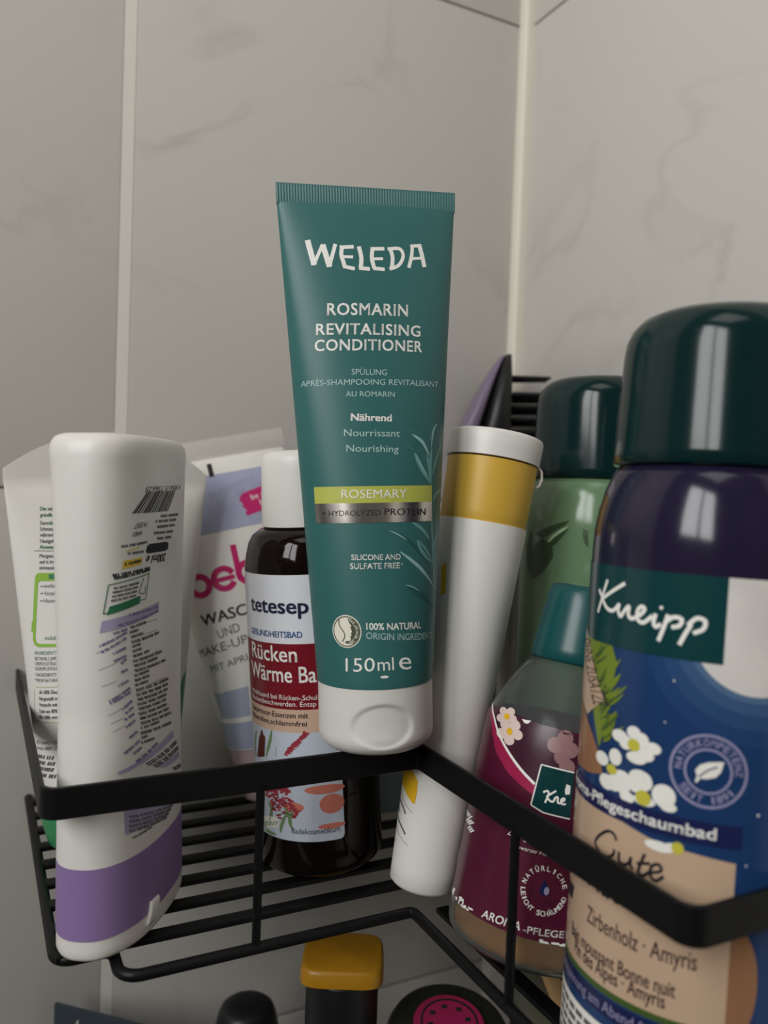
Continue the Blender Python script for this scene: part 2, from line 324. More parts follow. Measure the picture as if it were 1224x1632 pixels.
# ---------------------------------------------------------------- prints: (part, material, lift, under, shapes in mm round the body and up it)
PRINTS = {
'teal': [
    ('brand_lettering','print_white',0.1,None,[('s',[[-20.19,161.6],[-18.36,153.54]],1.764313725490196),('s',[[-18.51,153.55],[-15.5,160.15]],1.069281045751634),('s',[[-15.5,160.15],[-13.55,152.93]],1.764313725490196),('s',[[-13.7,152.93],[-11.47,160.36]],1.1762091503267973),('s',[[-9.31,159.92],[-9.74,157.02],[-9.12,154.36],[-8.76,152.77]],1.2831372549019606),('s',[[-10.16,159.31],[-5.68,159.6]],1.1762091503267973),('s',[[-9.56,156.27],[-6.03,156.25]],0.9088888888888887),('s',[[-9.27,153.13],[-5.67,152.41]],1.1762091503267973),('s',[[-4.1,159.77],[-3.42,156.12],[-3.77,152.79]],1.3366013071895424),('s',[[-4.3,152.72],[-0.85,152.46]],1.229673202614379),('s',[[0.3,159.31],[-0.05,156.26],[0.28,154.12],[0.64,152.74]],1.2831372549019606),('s',[[-0.34,159.11],[4.15,159.4]],1.1762091503267973),('s',[[0.14,155.84],[3.56,156.06]],0.9088888888888887),('s',[[0.22,152.77],[3.94,152.57]],1.1762091503267973),('s',[[6.01,159.84],[6.72,156.62],[6.21,152.7]],1.2831372549019606),('s',[[5.23,159.35],[9.05,159.71],[10.28,157.94],[9.74,155.73],[8.22,153.9],[5.56,152.77]],1.1227450980392155),('s',[[13.55,161.03],[13.16,157.61],[12.02,153.62]],1.1762091503267973),('s',[[15.95,161.45],[16.82,157.93],[17.48,154.29]],1.4435294117647057),('s',[[12.87,160.81],[16.74,161.36]],1.069281045751634),('s',[[12.78,156.66],[17.14,157.25]],0.9088888888888887)]),
    ('product_lettering','print_white',0.1,None,[('t','ROSMARIN',[-14.9,137.48],[25.93,0.19],[0.18,3.71],0.018,1.08),('t','REVITALISING',[-18.58,131.32],[33.71,0.04],[0.18,3.44],0.018,1.08),('t','CONDITIONER',[-19.19,126.25],[34.74,0.15],[0.16,3.43],0.018,1.08),('t','Nährend',[-8.64,104.24],[12.92,-0.28],[0.11,2.15],0.03,1.0),('t','SILICONE AND',[-9.77,61.22],[15.48,-0.21],[0.03,1.65],0.012,1.0),('t','SULFATE FREE',[-10.25,58.49],[15.61,-0.16],[0.03,1.73],0.012,1.0),('t','1',[5.97,59.15],[0.22,-0.01],[0.03,0.77],0.0,1.0),('t','100% NATURAL',[-5.82,39.97],[18.69,-0.85],[0.0,2.02],0.02,1.0),('t','150',[-12.82,27.01],[9.21,0.34],[0.13,4.05],-0.008,1.0),('t','ml',[-2.67,27.45],[5.04,-0.06],[-0.07,3.89],-0.008,1.0),('t','e',[4.06,27.38],[4.41,-0.41],[-0.01,5.54],-0.008,1.0),('d',[-0.66,25.48],1.32,0.4,24,0.0)]),
    ('pale_lettering','print_pale',0.1,None,[('t','SPÜLUNG',[-7.88,118.59],[11.14,-0.11],[0.09,1.82],-0.006,1.0),('t','APRÈS-SHAMPOOING REVITALISANT',[-24.47,115.35],[46.32,0.17],[0.13,1.76],-0.006,1.0),('t','AU ROMARIN',[-9.93,111.77],[15.48,-0.11],[0.07,1.65],-0.006,1.0),('t','Nourrissant',[-10.86,99.4],[17.6,-0.27],[0.09,2.18],-0.004,1.0),('t','Nourishing',[-10.29,94.6],[16.5,-0.35],[0.09,2.1],-0.004,1.0),('t','ORIGIN INGREDIENTS',[-5.91,37.19],[25.56,-2.26],[0.04,2.02],-0.006,1.0)]),
    ('lime_band','lime',0.12,None,[('p',[[-21.49,78.66],[18.7,78.66],[18.7,83.83],[-21.49,83.83]])]),
    ('foil_band','foil',0.12,None,[('p',[[-21.49,72.53],[18.7,72.53],[18.7,78.66],[-21.49,78.66]])]),
    ('band_lettering','print_white',0.24,None,[('t','ROSEMARY',[-12.25,80.25],[20.63,-0.19],[0.07,2.56],0.0,1.0)]),
    ('foil_lettering','print_black',0.24,None,[('t','+ HYDROLYZED',[-18.8,74.76],[18.5,0.07],[0.05,1.64],0.0,1.0),('t','PROTEIN',[0.91,74.8],[14.59,-0.33],[0.06,2.05],0.0,1.0)]),
    ('sprig_leaf','sprig_light',0.03,None,[('l',[[18.82,95.91],[18.1,89.99],[18.26,84.09]],1.2745098039215685),('l',[[18.4,83.11],[18.71,71.8],[19.82,61.41],[21.4,50.39]],1.1764705882352942),('l',[[18.74,101.09],[17.46,97.74]],1.0784313725490196),('l',[[11.75,94.21],[14.25,89.46],[17.82,84.83]],1.6666666666666667),('l',[[16.58,93.89],[17.46,89.98],[18.12,85.07]],1.2745098039215685),('l',[[24.21,97.71],[21.04,92.02],[19.05,87.24]],0.9803921568627451),('l',[[26.46,83.2],[21.22,81.12],[19.38,78.67]],1.1764705882352942),('l',[[20.55,66.89],[20.21,63.35],[19.43,59.96]],1.2745098039215685),('l',[[11.78,66.84],[14.25,62.51],[18.63,59.28]],1.2745098039215685),('l',[[9.91,72.49],[14.08,70.03],[17.69,66.45]],1.1764705882352942),('l',[[25.97,71.02],[21.03,66.27],[19.77,63.38]],1.0784313725490196),('l',[[9.79,101.32],[11.31,101.01]],0.5882352941176471),('l',[[9.08,96.46],[11.33,95.18]],0.6862745098039216),('l',[[18.71,66.52],[20.16,56.57],[21.1,45.09]],1.0784313725490196),('l',[[12.31,66.84],[16.19,62.65],[19.41,59.0]],1.1764705882352942)]),
    ('pale_leaf','sprig_pale',0.06,None,[('l',[[21.63,103.85],[19.6,101.37],[18.53,95.9]],0.7352941176470588),('l',[[11.05,99.94],[14.79,97.67],[17.65,93.32]],1.0784313725490196),('l',[[12.02,93.83],[14.26,89.95],[16.77,86.54]],0.49019607843137253),('l',[[19.45,100.87],[18.01,98.35]],0.4411764705882353),('l',[[17.93,93.43],[18.16,89.01]],0.39215686274509803),('l',[[5.57,63.41],[12.59,58.15],[19.87,51.56]],1.1764705882352942),('l',[[12.18,66.46],[15.45,63.28]],0.4411764705882353)]),
    ('dark_leaf','sprig_dark',0.04,None,[('l',[[2.22,70.05],[8.06,67.14],[16.84,58.79]],0.9803921568627451),('l',[[12.7,66.46],[15.69,62.42],[18.82,59.71]],0.39215686274509803),('l',[[8.78,87.91],[10.32,85.1]],0.49019607843137253),('l',[[6.7,53.1],[13.08,49.92],[20.52,44.28]],1.2745098039215685),('l',[[9.31,50.73],[14.49,47.85],[20.92,43.13]],0.6862745098039216)]),
    ('leaf_tip','sprig_pale',0.07,None,[('l',[[2.22,70.05],[4.95,68.83],[8.05,66.91]],0.39215686274509803),('l',[[7.02,52.98],[9.36,52.39],[12.42,50.7]],0.3431372549019608)]),
    ('emblem','cream',0.06,None,[('d',[-12.17,39.31],4.84,5.05,40,0.0)]),
    ('emblem_ring','emblem_olive',0.1,'emblem',[('d',[-12.17,39.31],4.5,4.69,48,0.93),('p',[[-11.5,43.36],[-9.83,42.98],[-8.53,41.55],[-7.9,39.31],[-8.53,37.02],[-9.83,35.74],[-11.65,35.55],[-12.69,35.74],[-12.33,36.31],[-10.87,36.55],[-10.66,37.26],[-10.98,37.74],[-10.45,38.12],[-10.66,38.88],[-10.25,39.17],[-10.77,40.6],[-10.45,41.07],[-11.29,42.26]]),('s',[[-14.51,42.98],[-14.41,41.07],[-13.06,39.17],[-12.69,37.74],[-13.58,36.12]],0.32)]),
    ('emblem_lettering','cream',0.13,'emblem',[('ring',[-12.17,39.31],[4.84,0.0],[0.0,5.05],0.64,'WWW.NATRUE.ORG',68,-72,0.16)]),
],
'white': [
    ('barcode','print_black',0.12,None,[('bars',[5.1,135.17],[-20.73,-0.22],[-6.58,-6.41],[(0,0.012),(0.023,0.024),(0.077,0.012),(0.1,0.036),(0.158,0.012),(0.181,0.036),(0.247,0.036),(0.294,0.012),(0.317,0.036),(0.364,0.012),(0.387,0.012),(0.421,0.012),(0.455,0.036),(0.521,0.036),(0.587,0.036),(0.634,0.024),(0.669,0.012),(0.692,0.036),(0.739,0.024),(0.793,0.024),(0.847,0.036),(0.905,0.036),(0.952,0.024)])]),
    ('barcode_number','print_black',0.12,None,[('t','4 305615 736625',[10.82,136.85],[-26.15,-0.45],[-1.26,-1.48],0.0,1.0)]),
    ('small_print','print_grey',0.12,None,[('bars',[7.74,127.8],[-15.44,-0.03],[0.29,-0.82],[(0,0.066),(0.085,0.057),(0.169,0.053),(0.254,0.06),(0.339,0.057),(0.423,0.066),(0.508,0.054),(0.652,0.056),(0.736,0.069),(0.821,0.052),(0.906,0.05)]),('bars',[5.55,126.19],[-15.8,0.09],[0.22,-0.82],[(0,0.055),(0.077,0.061),(0.153,0.044),(0.23,0.045),(0.307,0.06),(0.437,0.057),(0.514,0.06),(0.59,0.044),(0.667,0.043),(0.744,0.061),(0.82,0.052),(0.951,0.049)]),('bars',[4.2,124.56],[-14.41,0.02],[0.29,-0.82],[(0,0.047),(0.082,0.054),(0.164,0.049),(0.246,0.065),(0.386,0.053),(0.468,0.06),(0.55,0.06),(0.633,0.06),(0.715,0.049),(0.797,0.056),(0.879,0.055)]),('bars',[2.63,122.63],[-15.21,0.17],[0.24,-0.81],[(0,0.053),(0.073,0.043),(0.146,0.06),(0.218,0.05),(0.291,0.053),(0.415,0.04),(0.488,0.058),(0.561,0.046),(0.634,0.045),(0.706,0.062),(0.779,0.05),(0.852,0.058)]),('bars',[1.03,120.94],[-11.36,0.05],[0.34,-0.81],[(0,0.063),(0.098,0.075),(0.197,0.068),(0.295,0.057),(0.393,0.055),(0.56,0.081),(0.659,0.078),(0.757,0.077),(0.855,0.061)]),('bars',[-14.89,120.32],[-10.74,-0.81],[0.24,-0.75],[(0,0.035),(0.056,0.037),(0.112,0.042),(0.168,0.045),(0.224,0.042),(0.28,0.04),(0.336,0.045),(0.392,0.044),(0.487,0.042),(0.543,0.046),(0.599,0.033),(0.655,0.039),(0.75,0.037),(0.806,0.033),(0.862,0.035),(0.918,0.043)]),('bars',[-16.5,117.58],[-6.78,-0.2],[0.18,-0.75],[(0,0.073),(0.091,0.063),(0.182,0.057),(0.274,0.05),(0.365,0.068),(0.456,0.063),(0.547,0.071),(0.639,0.06),(0.794,0.051),(0.885,0.064)]),('bars',[-18.37,108.46],[-8.85,-0.84],[0.23,-0.66],[(0,0.04),(0.053,0.041),(0.105,0.043),(0.158,0.033),(0.21,0.039),(0.263,0.043),(0.315,0.043),(0.368,0.038),(0.42,0.032),(0.51,0.035),(0.562,0.03),(0.615,0.031),(0.667,0.036),(0.72,0.038),(0.772,0.035),(0.862,0.034),(0.914,0.043),(0.967,0.033)]),('bars',[-18.78,107.27],[-8.72,-0.82],[0.22,-0.66],[(0,0.035),(0.053,0.035),(0.105,0.033),(0.158,0.042),(0.21,0.044),(0.299,0.042),(0.352,0.037),(0.405,0.037),(0.457,0.033),(0.51,0.029),(0.562,0.035),(0.651,0.036),(0.704,0.031),(0.756,0.041),(0.809,0.043),(0.862,0.04),(0.914,0.036),(0.967,0.033)]),('bars',[-19.18,106.08],[-8.59,-0.81],[0.22,-0.66],[(0,0.033),(0.053,0.039),(0.105,0.036),(0.158,0.04),(0.21,0.041),(0.299,0.041),(0.352,0.03),(0.405,0.033),(0.457,0.03),(0.51,0.044),(0.599,0.044),(0.651,0.04),(0.704,0.043),(0.756,0.04),(0.846,0.038),(0.898,0.029),(0.951,0.033)]),('bars',[-19.58,104.89],[-8.46,-0.8],[0.22,-0.66],[(0,0.043),(0.053,0.03),(0.105,0.038),(0.158,0.036),(0.21,0.037),(0.263,0.031),(0.352,0.033),(0.405,0.029),(0.457,0.039),(0.51,0.043),(0.599,0.03),(0.651,0.04),(0.704,0.036),(0.793,0.039),(0.846,0.036),(0.898,0.041),(0.951,0.032)]),('bars',[-14.98,96.39],[-7.05,-0.75],[0.46,-0.82],[(0,0.066),(0.091,0.064),(0.181,0.057),(0.272,0.068),(0.363,0.067),(0.453,0.055),(0.544,0.071),(0.698,0.074),(0.789,0.062),(0.88,0.051)]),('bars',[-18.35,94.62],[-3.46,-0.41],[0.4,-0.8],[(0,0.112),(0.173,0.147),(0.346,0.142),(0.519,0.115),(0.692,0.142),(0.866,0.11)]),('bars',[-16.32,93.3],[-5.27,-0.53],[0.43,-0.81],[(0,0.069),(0.119,0.092),(0.238,0.074),(0.357,0.07),(0.476,0.069),(0.595,0.092),(0.714,0.085),(0.833,0.087)]),('bars',[-7.68,92.05],[-13.69,-0.72],[0.61,-0.88],[(0,0.035),(0.054,0.042),(0.109,0.046),(0.163,0.036),(0.256,0.043),(0.31,0.037),(0.365,0.038),(0.419,0.03),(0.473,0.037),(0.528,0.036),(0.582,0.044),(0.637,0.039),(0.729,0.045),(0.783,0.036),(0.838,0.031),(0.892,0.032),(0.947,0.032)]),('bars',[-17.24,90.26],[-3.91,-0.36],[0.42,-0.81],[(0,0.112),(0.159,0.121),(0.317,0.093),(0.476,0.105),(0.635,0.101),(0.793,0.098)]),('bars',[-16.98,88.79],[-3.94,-0.34],[0.42,-0.82],[(0,0.107),(0.159,0.1),(0.317,0.102),(0.476,0.088),(0.635,0.11),(0.793,0.093)]),('bars',[-13.21,87.43],[-7.48,-0.43],[0.48,-0.85],[(0,0.061),(0.091,0.066),(0.181,0.073),(0.272,0.056),(0.426,0.054),(0.517,0.065),(0.608,0.072),(0.698,0.051),(0.789,0.071),(0.88,0.067)]),('bars',[-5.56,85.81],[-14.91,-0.26],[0.65,-0.91],[(0,0.03),(0.053,0.038),(0.106,0.038),(0.159,0.033),(0.212,0.035),(0.264,0.039),(0.354,0.036),(0.407,0.029),(0.46,0.031),(0.513,0.033),(0.566,0.044),(0.619,0.037),(0.672,0.038),(0.725,0.044),(0.778,0.043),(0.867,0.036),(0.92,0.033),(0.973,0.027)]),('bars',[-8.4,84.36],[-11.83,-0.26],[0.59,-0.89],[(0,0.041),(0.063,0.046),(0.127,0.045),(0.19,0.05),(0.254,0.045),(0.317,0.049),(0.381,0.043),(0.444,0.038),(0.552,0.052),(0.616,0.037),(0.679,0.047),(0.743,0.039),(0.806,0.045),(0.87,0.051),(0.933,0.038)]),('bars',[-2.9,82.54],[-17.11,0.1],[0.73,-0.94],[(0,0.032),(0.049,0.041),(0.098,0.032),(0.146,0.035),(0.229,0.028),(0.278,0.028),(0.327,0.038),(0.376,0.029),(0.425,0.038),(0.474,0.036),(0.522,0.034),(0.571,0.039),(0.62,0.036),(0.703,0.032),(0.752,0.027),(0.801,0.037),(0.85,0.028),(0.898,0.038),(0.947,0.032)]),('bars',[-13.26,81.38],[-6.51,-0.2],[0.48,-0.86],[(0,0.085),(0.106,0.07),(0.212,0.086),(0.317,0.08),(0.423,0.083),(0.529,0.069),(0.635,0.075),(0.815,0.08),(0.92,0.061)]),('bars',[-12.96,79.86],[-6.58,-0.15],[0.49,-0.86],[(0,0.085),(0.106,0.076),(0.212,0.066),(0.317,0.09),(0.423,0.085),(0.603,0.088),(0.709,0.071),(0.815,0.089),(0.92,0.08)]),('bars',[-13.49,78.35],[-5.81,-0.11],[0.48,-0.86],[(0,0.067),(0.119,0.091),(0.238,0.083),(0.357,0.099),(0.476,0.08),(0.595,0.098),(0.797,0.101),(0.916,0.084)]),('bars',[-0.3,75.99],[-18.75,0.78],[0.63,-0.98],[(0,0.038),(0.048,0.029),(0.095,0.033),(0.143,0.033),(0.19,0.036),(0.238,0.031),(0.286,0.033),(0.333,0.027),(0.414,0.039),(0.462,0.04),(0.509,0.031),(0.59,0.03),(0.638,0.037),(0.686,0.029),(0.733,0.031),(0.814,0.029),(0.862,0.028),(0.909,0.031),(0.957,0.037)]),('bars',[-0.48,74.42],[-18.33,0.88],[0.63,-0.98],[(0,0.033),(0.049,0.031),(0.098,0.04),(0.146,0.034),(0.195,0.03),(0.278,0.035),(0.327,0.032),(0.376,0.04),(0.425,0.04),(0.474,0.037),(0.557,0.034),(0.605,0.039),(0.654,0.033),(0.737,0.035),(0.786,0.034),(0.835,0.04),(0.918,0.035),(0.967,0.028)]),('bars',[-0.67,72.84],[-17.9,0.97],[0.68,-0.99],[(0,0.042),(0.05,0.031),(0.1,0.043),(0.15,0.032),(0.236,0.039),(0.286,0.032),(0.336,0.033),(0.421,0.041),(0.471,0.041),(0.521,0.035),(0.571,0.033),(0.621,0.035),(0.671,0.032),(0.722,0.042),(0.772,0.042),(0.857,0.037),(0.907,0.037),(0.957,0.028)]),('bars',[-1.58,71.35],[-16.74,0.98],[0.83,-0.99],[(0,0.029),(0.053,0.039),(0.106,0.034),(0.159,0.038),(0.212,0.044),(0.264,0.04),(0.317,0.031),(0.37,0.039),(0.46,0.039),(0.513,0.045),(0.566,0.032),(0.619,0.041),(0.672,0.032),(0.762,0.038),(0.815,0.035),(0.867,0.03),(0.92,0.032),(0.973,0.027)]),('bars',[-1.8,69.79],[-16.27,1.05],[0.81,-0.98],[(0,0.036),(0.054,0.04),(0.109,0.034),(0.163,0.035),(0.256,0.035),(0.31,0.046),(0.365,0.04),(0.419,0.044),(0.473,0.03),(0.528,0.042),(0.62,0.045),(0.675,0.036),(0.729,0.036),(0.783,0.032),(0.838,0.044),(0.892,0.039),(0.947,0.038)]),('bars',[-1.32,68.15],[-16.52,1.2],[0.77,-0.99],[(0,0.033),(0.054,0.042),(0.109,0.046),(0.163,0.033),(0.218,0.033),(0.272,0.037),(0.326,0.045),(0.381,0.043),(0.473,0.046),(0.528,0.043),(0.582,0.037),(0.637,0.044),(0.691,0.032),(0.783,0.033),(0.838,0.042),(0.892,0.037),(0.947,0.041)]),('bars',[0.32,66.33],[-17.97,1.55],[0.78,-1.01],[(0,0.03),(0.051,0.038),(0.103,0.035),(0.154,0.03),(0.206,0.033),(0.293,0.039),(0.345,0.028),(0.396,0.041),(0.484,0.036),(0.535,0.042),(0.587,0.033),(0.638,0.031),(0.69,0.037),(0.741,0.044),(0.829,0.043),(0.88,0.042),(0.932,0.042)]),('bars',[2.26,64.46],[-19.71,1.94],[0.83,-1.03],[(0,0.031),(0.049,0.029),(0.098,0.03),(0.146,0.034),(0.195,0.04),(0.244,0.041),(0.327,0.038),(0.376,0.039),(0.425,0.037),(0.508,0.029),(0.557,0.028),(0.605,0.036),(0.654,0.04),(0.737,0.038),(0.786,0.029),(0.835,0.031),(0.884,0.036),(0.933,0.037)]),('bars',[-6.81,64.12],[-10.42,0.79],[0.6,-0.95],[(0,0.048),(0.079,0.049),(0.159,0.065),(0.238,0.051),(0.317,0.063),(0.397,0.044),(0.476,0.052),(0.611,0.053),(0.69,0.051),(0.77,0.048),(0.904,0.044)]),('bars',[2.47,61.21],[-19.51,2.21],[0.84,-1.05],[(0,0.03),(0.05,0.042),(0.1,0.031),(0.15,0.035),(0.2,0.041),(0.251,0.033),(0.301,0.035),(0.351,0.03),(0.436,0.042),(0.486,0.03),(0.536,0.029),(0.586,0.035),(0.636,0.035),(0.722,0.041),(0.772,0.042),(0.822,0.037),(0.872,0.038),(0.922,0.038),(0.972,0.028)]),('bars',[-13.75,61.74],[-3.07,0.18],[0.45,-0.89],[(0,0.163),(0.238,0.197),(0.476,0.149),(0.714,0.178)]),('bars',[-9.92,59.85],[-6.68,0.57],[0.53,-0.93],[(0,0.07),(0.119,0.087),(0.238,0.085),(0.357,0.09),(0.476,0.073),(0.595,0.075),(0.714,0.098),(0.916,0.084)]),('bars',[7.36,53.48],[-22.67,-0.21],[2.37,-1.59],[(0,0.033),(0.049,0.04),(0.098,0.04),(0.148,0.033),(0.197,0.032),(0.246,0.033),(0.33,0.035),(0.379,0.039),(0.428,0.042),(0.512,0.041),(0.561,0.028),(0.61,0.031),(0.659,0.041),(0.743,0.027),(0.792,0.034),(0.841,0.029),(0.891,0.029),(0.94,0.033)]),('bars',[9.35,50.91],[-20.89,0.52],[2.85,-1.76],[(0,0.048),(0.06,0.039),(0.119,0.042),(0.179,0.041),(0.238,0.033),(0.298,0.035),(0.357,0.045),(0.417,0.048),(0.518,0.049),(0.577,0.038),(0.637,0.039),(0.738,0.045),(0.797,0.044),(0.857,0.037),(0.916,0.046)]),('bars',[13.03,43.77],[-12.1,2.32],[3.53,-2.17],[(0,0.127),(0.163,0.138),(0.326,0.104),(0.49,0.13),(0.653,0.099)]),('bars',[4.0,33.67],[-26.26,6.47],[0.67,-1.1],[(0,0.023),(0.036,0.028),(0.071,0.025),(0.107,0.025),(0.142,0.027),(0.178,0.028),(0.213,0.024),(0.249,0.029),(0.285,0.028),(0.345,0.026),(0.381,0.025),(0.416,0.028),(0.452,0.022),(0.487,0.025),(0.548,0.023),(0.583,0.022),(0.619,0.027),(0.654,0.025),(0.69,0.025),(0.726,0.02),(0.761,0.02),(0.797,0.025),(0.857,0.025),(0.893,0.02),(0.928,0.022),(0.964,0.024)]),('bars',[2.19,33.12],[-24.46,5.59],[0.69,-1.1],[(0,0.028),(0.037,0.029),(0.074,0.024),(0.111,0.031),(0.147,0.023),(0.21,0.029),(0.247,0.03),(0.284,0.027),(0.321,0.028),(0.357,0.026),(0.394,0.03),(0.431,0.023),(0.468,0.028),(0.505,0.027),(0.567,0.027),(0.604,0.022),(0.641,0.028),(0.678,0.021),(0.715,0.025),(0.752,0.028),(0.814,0.03),(0.851,0.028),(0.888,0.027),(0.925,0.023),(0.962,0.025)]),('bars',[0.41,32.54],[-22.69,4.73],[0.74,-1.11],[(0,0.027),(0.038,0.032),(0.076,0.03),(0.115,0.03),(0.179,0.027),(0.218,0.028),(0.256,0.03),(0.294,0.03),(0.332,0.022),(0.37,0.031),(0.409,0.022),(0.447,0.03),(0.512,0.021),(0.55,0.03),(0.588,0.023),(0.626,0.025),(0.664,0.03),(0.703,0.031),(0.768,0.024),(0.806,0.022),(0.844,0.026),(0.882,0.024),(0.92,0.026),(0.958,0.032)]),('bars',[-1.05,31.95],[-21.25,3.89],[0.78,-1.12],[(0,0.031),(0.04,0.032),(0.079,0.031),(0.119,0.023),(0.158,0.031),(0.226,0.028),(0.265,0.026),(0.305,0.03),(0.344,0.023),(0.384,0.026),(0.423,0.025),(0.463,0.031),(0.503,0.032),(0.57,0.029),(0.609,0.03),(0.649,0.031),(0.688,0.024),(0.728,0.033),(0.768,0.03),(0.807,0.033),(0.874,0.022),(0.914,0.025),(0.954,0.029)]),('bars',[-11.6,32.93],[-9.18,0.24],[0.55,-0.73],[(0,0.04),(0.052,0.036),(0.104,0.038),(0.156,0.033),(0.208,0.042),(0.297,0.036),(0.349,0.042),(0.401,0.041),(0.453,0.033),(0.505,0.033),(0.557,0.03),(0.609,0.04),(0.661,0.029),(0.713,0.039),(0.801,0.035),(0.853,0.036),(0.905,0.03),(0.957,0.037)]),('s',[[-8.25,95.88],[-15.35,95.78]],0.12),('s',[[-8.17,92.63],[-18.18,92.38]],0.12),('s',[[-8.0,86.11],[-14.72,85.23]],0.12),('s',[[-1.94,76.45],[-14.13,76.81]],0.12),('s',[[-31.55,88.97],[-28.51,90.11]],0.12),('s',[[-30.79,84.05],[-25.33,85.96]],0.12),('s',[[-29.82,79.31],[-25.7,80.39]],0.12),('s',[[-27.83,70.64],[-23.19,72.13]],0.12),('s',[[-27.17,68.2],[-22.88,69.21]],0.12),('s',[[-26.76,65.8],[-22.65,66.8]],0.12)]),
    ('volume_lettering','print_black',0.12,None,[('t','200ml e',[-2.72,115.61],[-12.05,0.13],[-1.04,-2.31],0.02,1.0),('t','14 0307',[-14.69,126.03],[-5.35,-0.31],[-0.65,-1.63],0.0,1.0),('t','44401',[-16.97,123.44],[-3.89,-0.23],[-0.59,-1.51],0.0,1.0),('p',[[-0.86,118.76],[-1.27,116.82],[-3.71,116.45],[-14.53,116.45],[-15.33,117.24],[-14.59,118.85],[-13.25,119.28],[-3.09,119.24]]),('bars',[-13.26,112.47],[-14.55,-1.02],[0.36,-0.96],[(0,0.036),(0.05,0.042),(0.1,0.038),(0.151,0.034),(0.236,0.04),(0.286,0.039),(0.336,0.035),(0.386,0.04),(0.437,0.031),(0.487,0.037),(0.572,0.04),(0.622,0.031),(0.672,0.04),(0.723,0.033),(0.773,0.029),(0.858,0.029),(0.908,0.043),(0.958,0.034)]),('bars',[-13.52,111.87],[-14.27,-1.41],[0.33,-0.77],[(0,0.028),(0.04,0.029),(0.081,0.032),(0.121,0.025),(0.161,0.032),(0.202,0.033),(0.242,0.031),(0.311,0.029),(0.351,0.028),(0.392,0.032),(0.46,0.029),(0.5,0.03),(0.541,0.023),(0.609,0.023),(0.65,0.033),(0.69,0.032),(0.731,0.033),(0.771,0.024),(0.811,0.03),(0.852,0.031),(0.892,0.028),(0.932,0.03)])]),
    ('recycling_panel','label_green',0.12,None,[('s',[[-28.63,108.37],[-13.48,110.4]],0.28),('s',[[-13.48,110.4],[-15.06,103.04]],0.28),('s',[[-28.63,108.37],[-29.9,100.14]],0.28),('s',[[-29.9,100.14],[-28.55,100.44]],0.28),('s',[[-15.06,103.04],[-17.47,102.83]],0.28),('p',[[-28.2,102.2],[-17.51,104.29],[-17.83,101.95],[-28.93,99.77]]),('s',[[-16.05,109.51],[-16.82,108.04],[-17.91,105.32],[-15.69,104.79],[-15.16,107.07]],0.25)]),
    ('amber_highlight','amber_mark',0.1,None,[('p',[[-24.23,115.07],[-16.77,115.53],[-17.51,113.53],[-24.63,112.59]]),('s',[[-23.59,117.7],[-18.25,118.58]],0.3)]),
    ('highlight_lettering','print_black',0.14,None,[('bars',[-17.7,115.04],[-6.28,-0.64],[0.31,-0.84],[(0,0.073),(0.104,0.088),(0.208,0.074),(0.312,0.086),(0.416,0.061),(0.52,0.073),(0.624,0.062),(0.728,0.058),(0.905,0.077)])]),
    ('lilac_panel','lilac_band',0.1,None,[('p',[[-30.24,98.14],[-7.55,101.15],[-7.79,98.05],[-30.73,94.71]]),('p',[[-25.58,53.84],[3.95,57.72],[5.93,55.26],[-24.83,52.94]]),('p',[[-9.16,50.13],[11.69,48.31],[13.06,46.22],[-1.66,47.56]]),('p',[[-23.56,42.29],[4.0,34.04],[-1.63,33.05],[-23.19,34.64]])]),
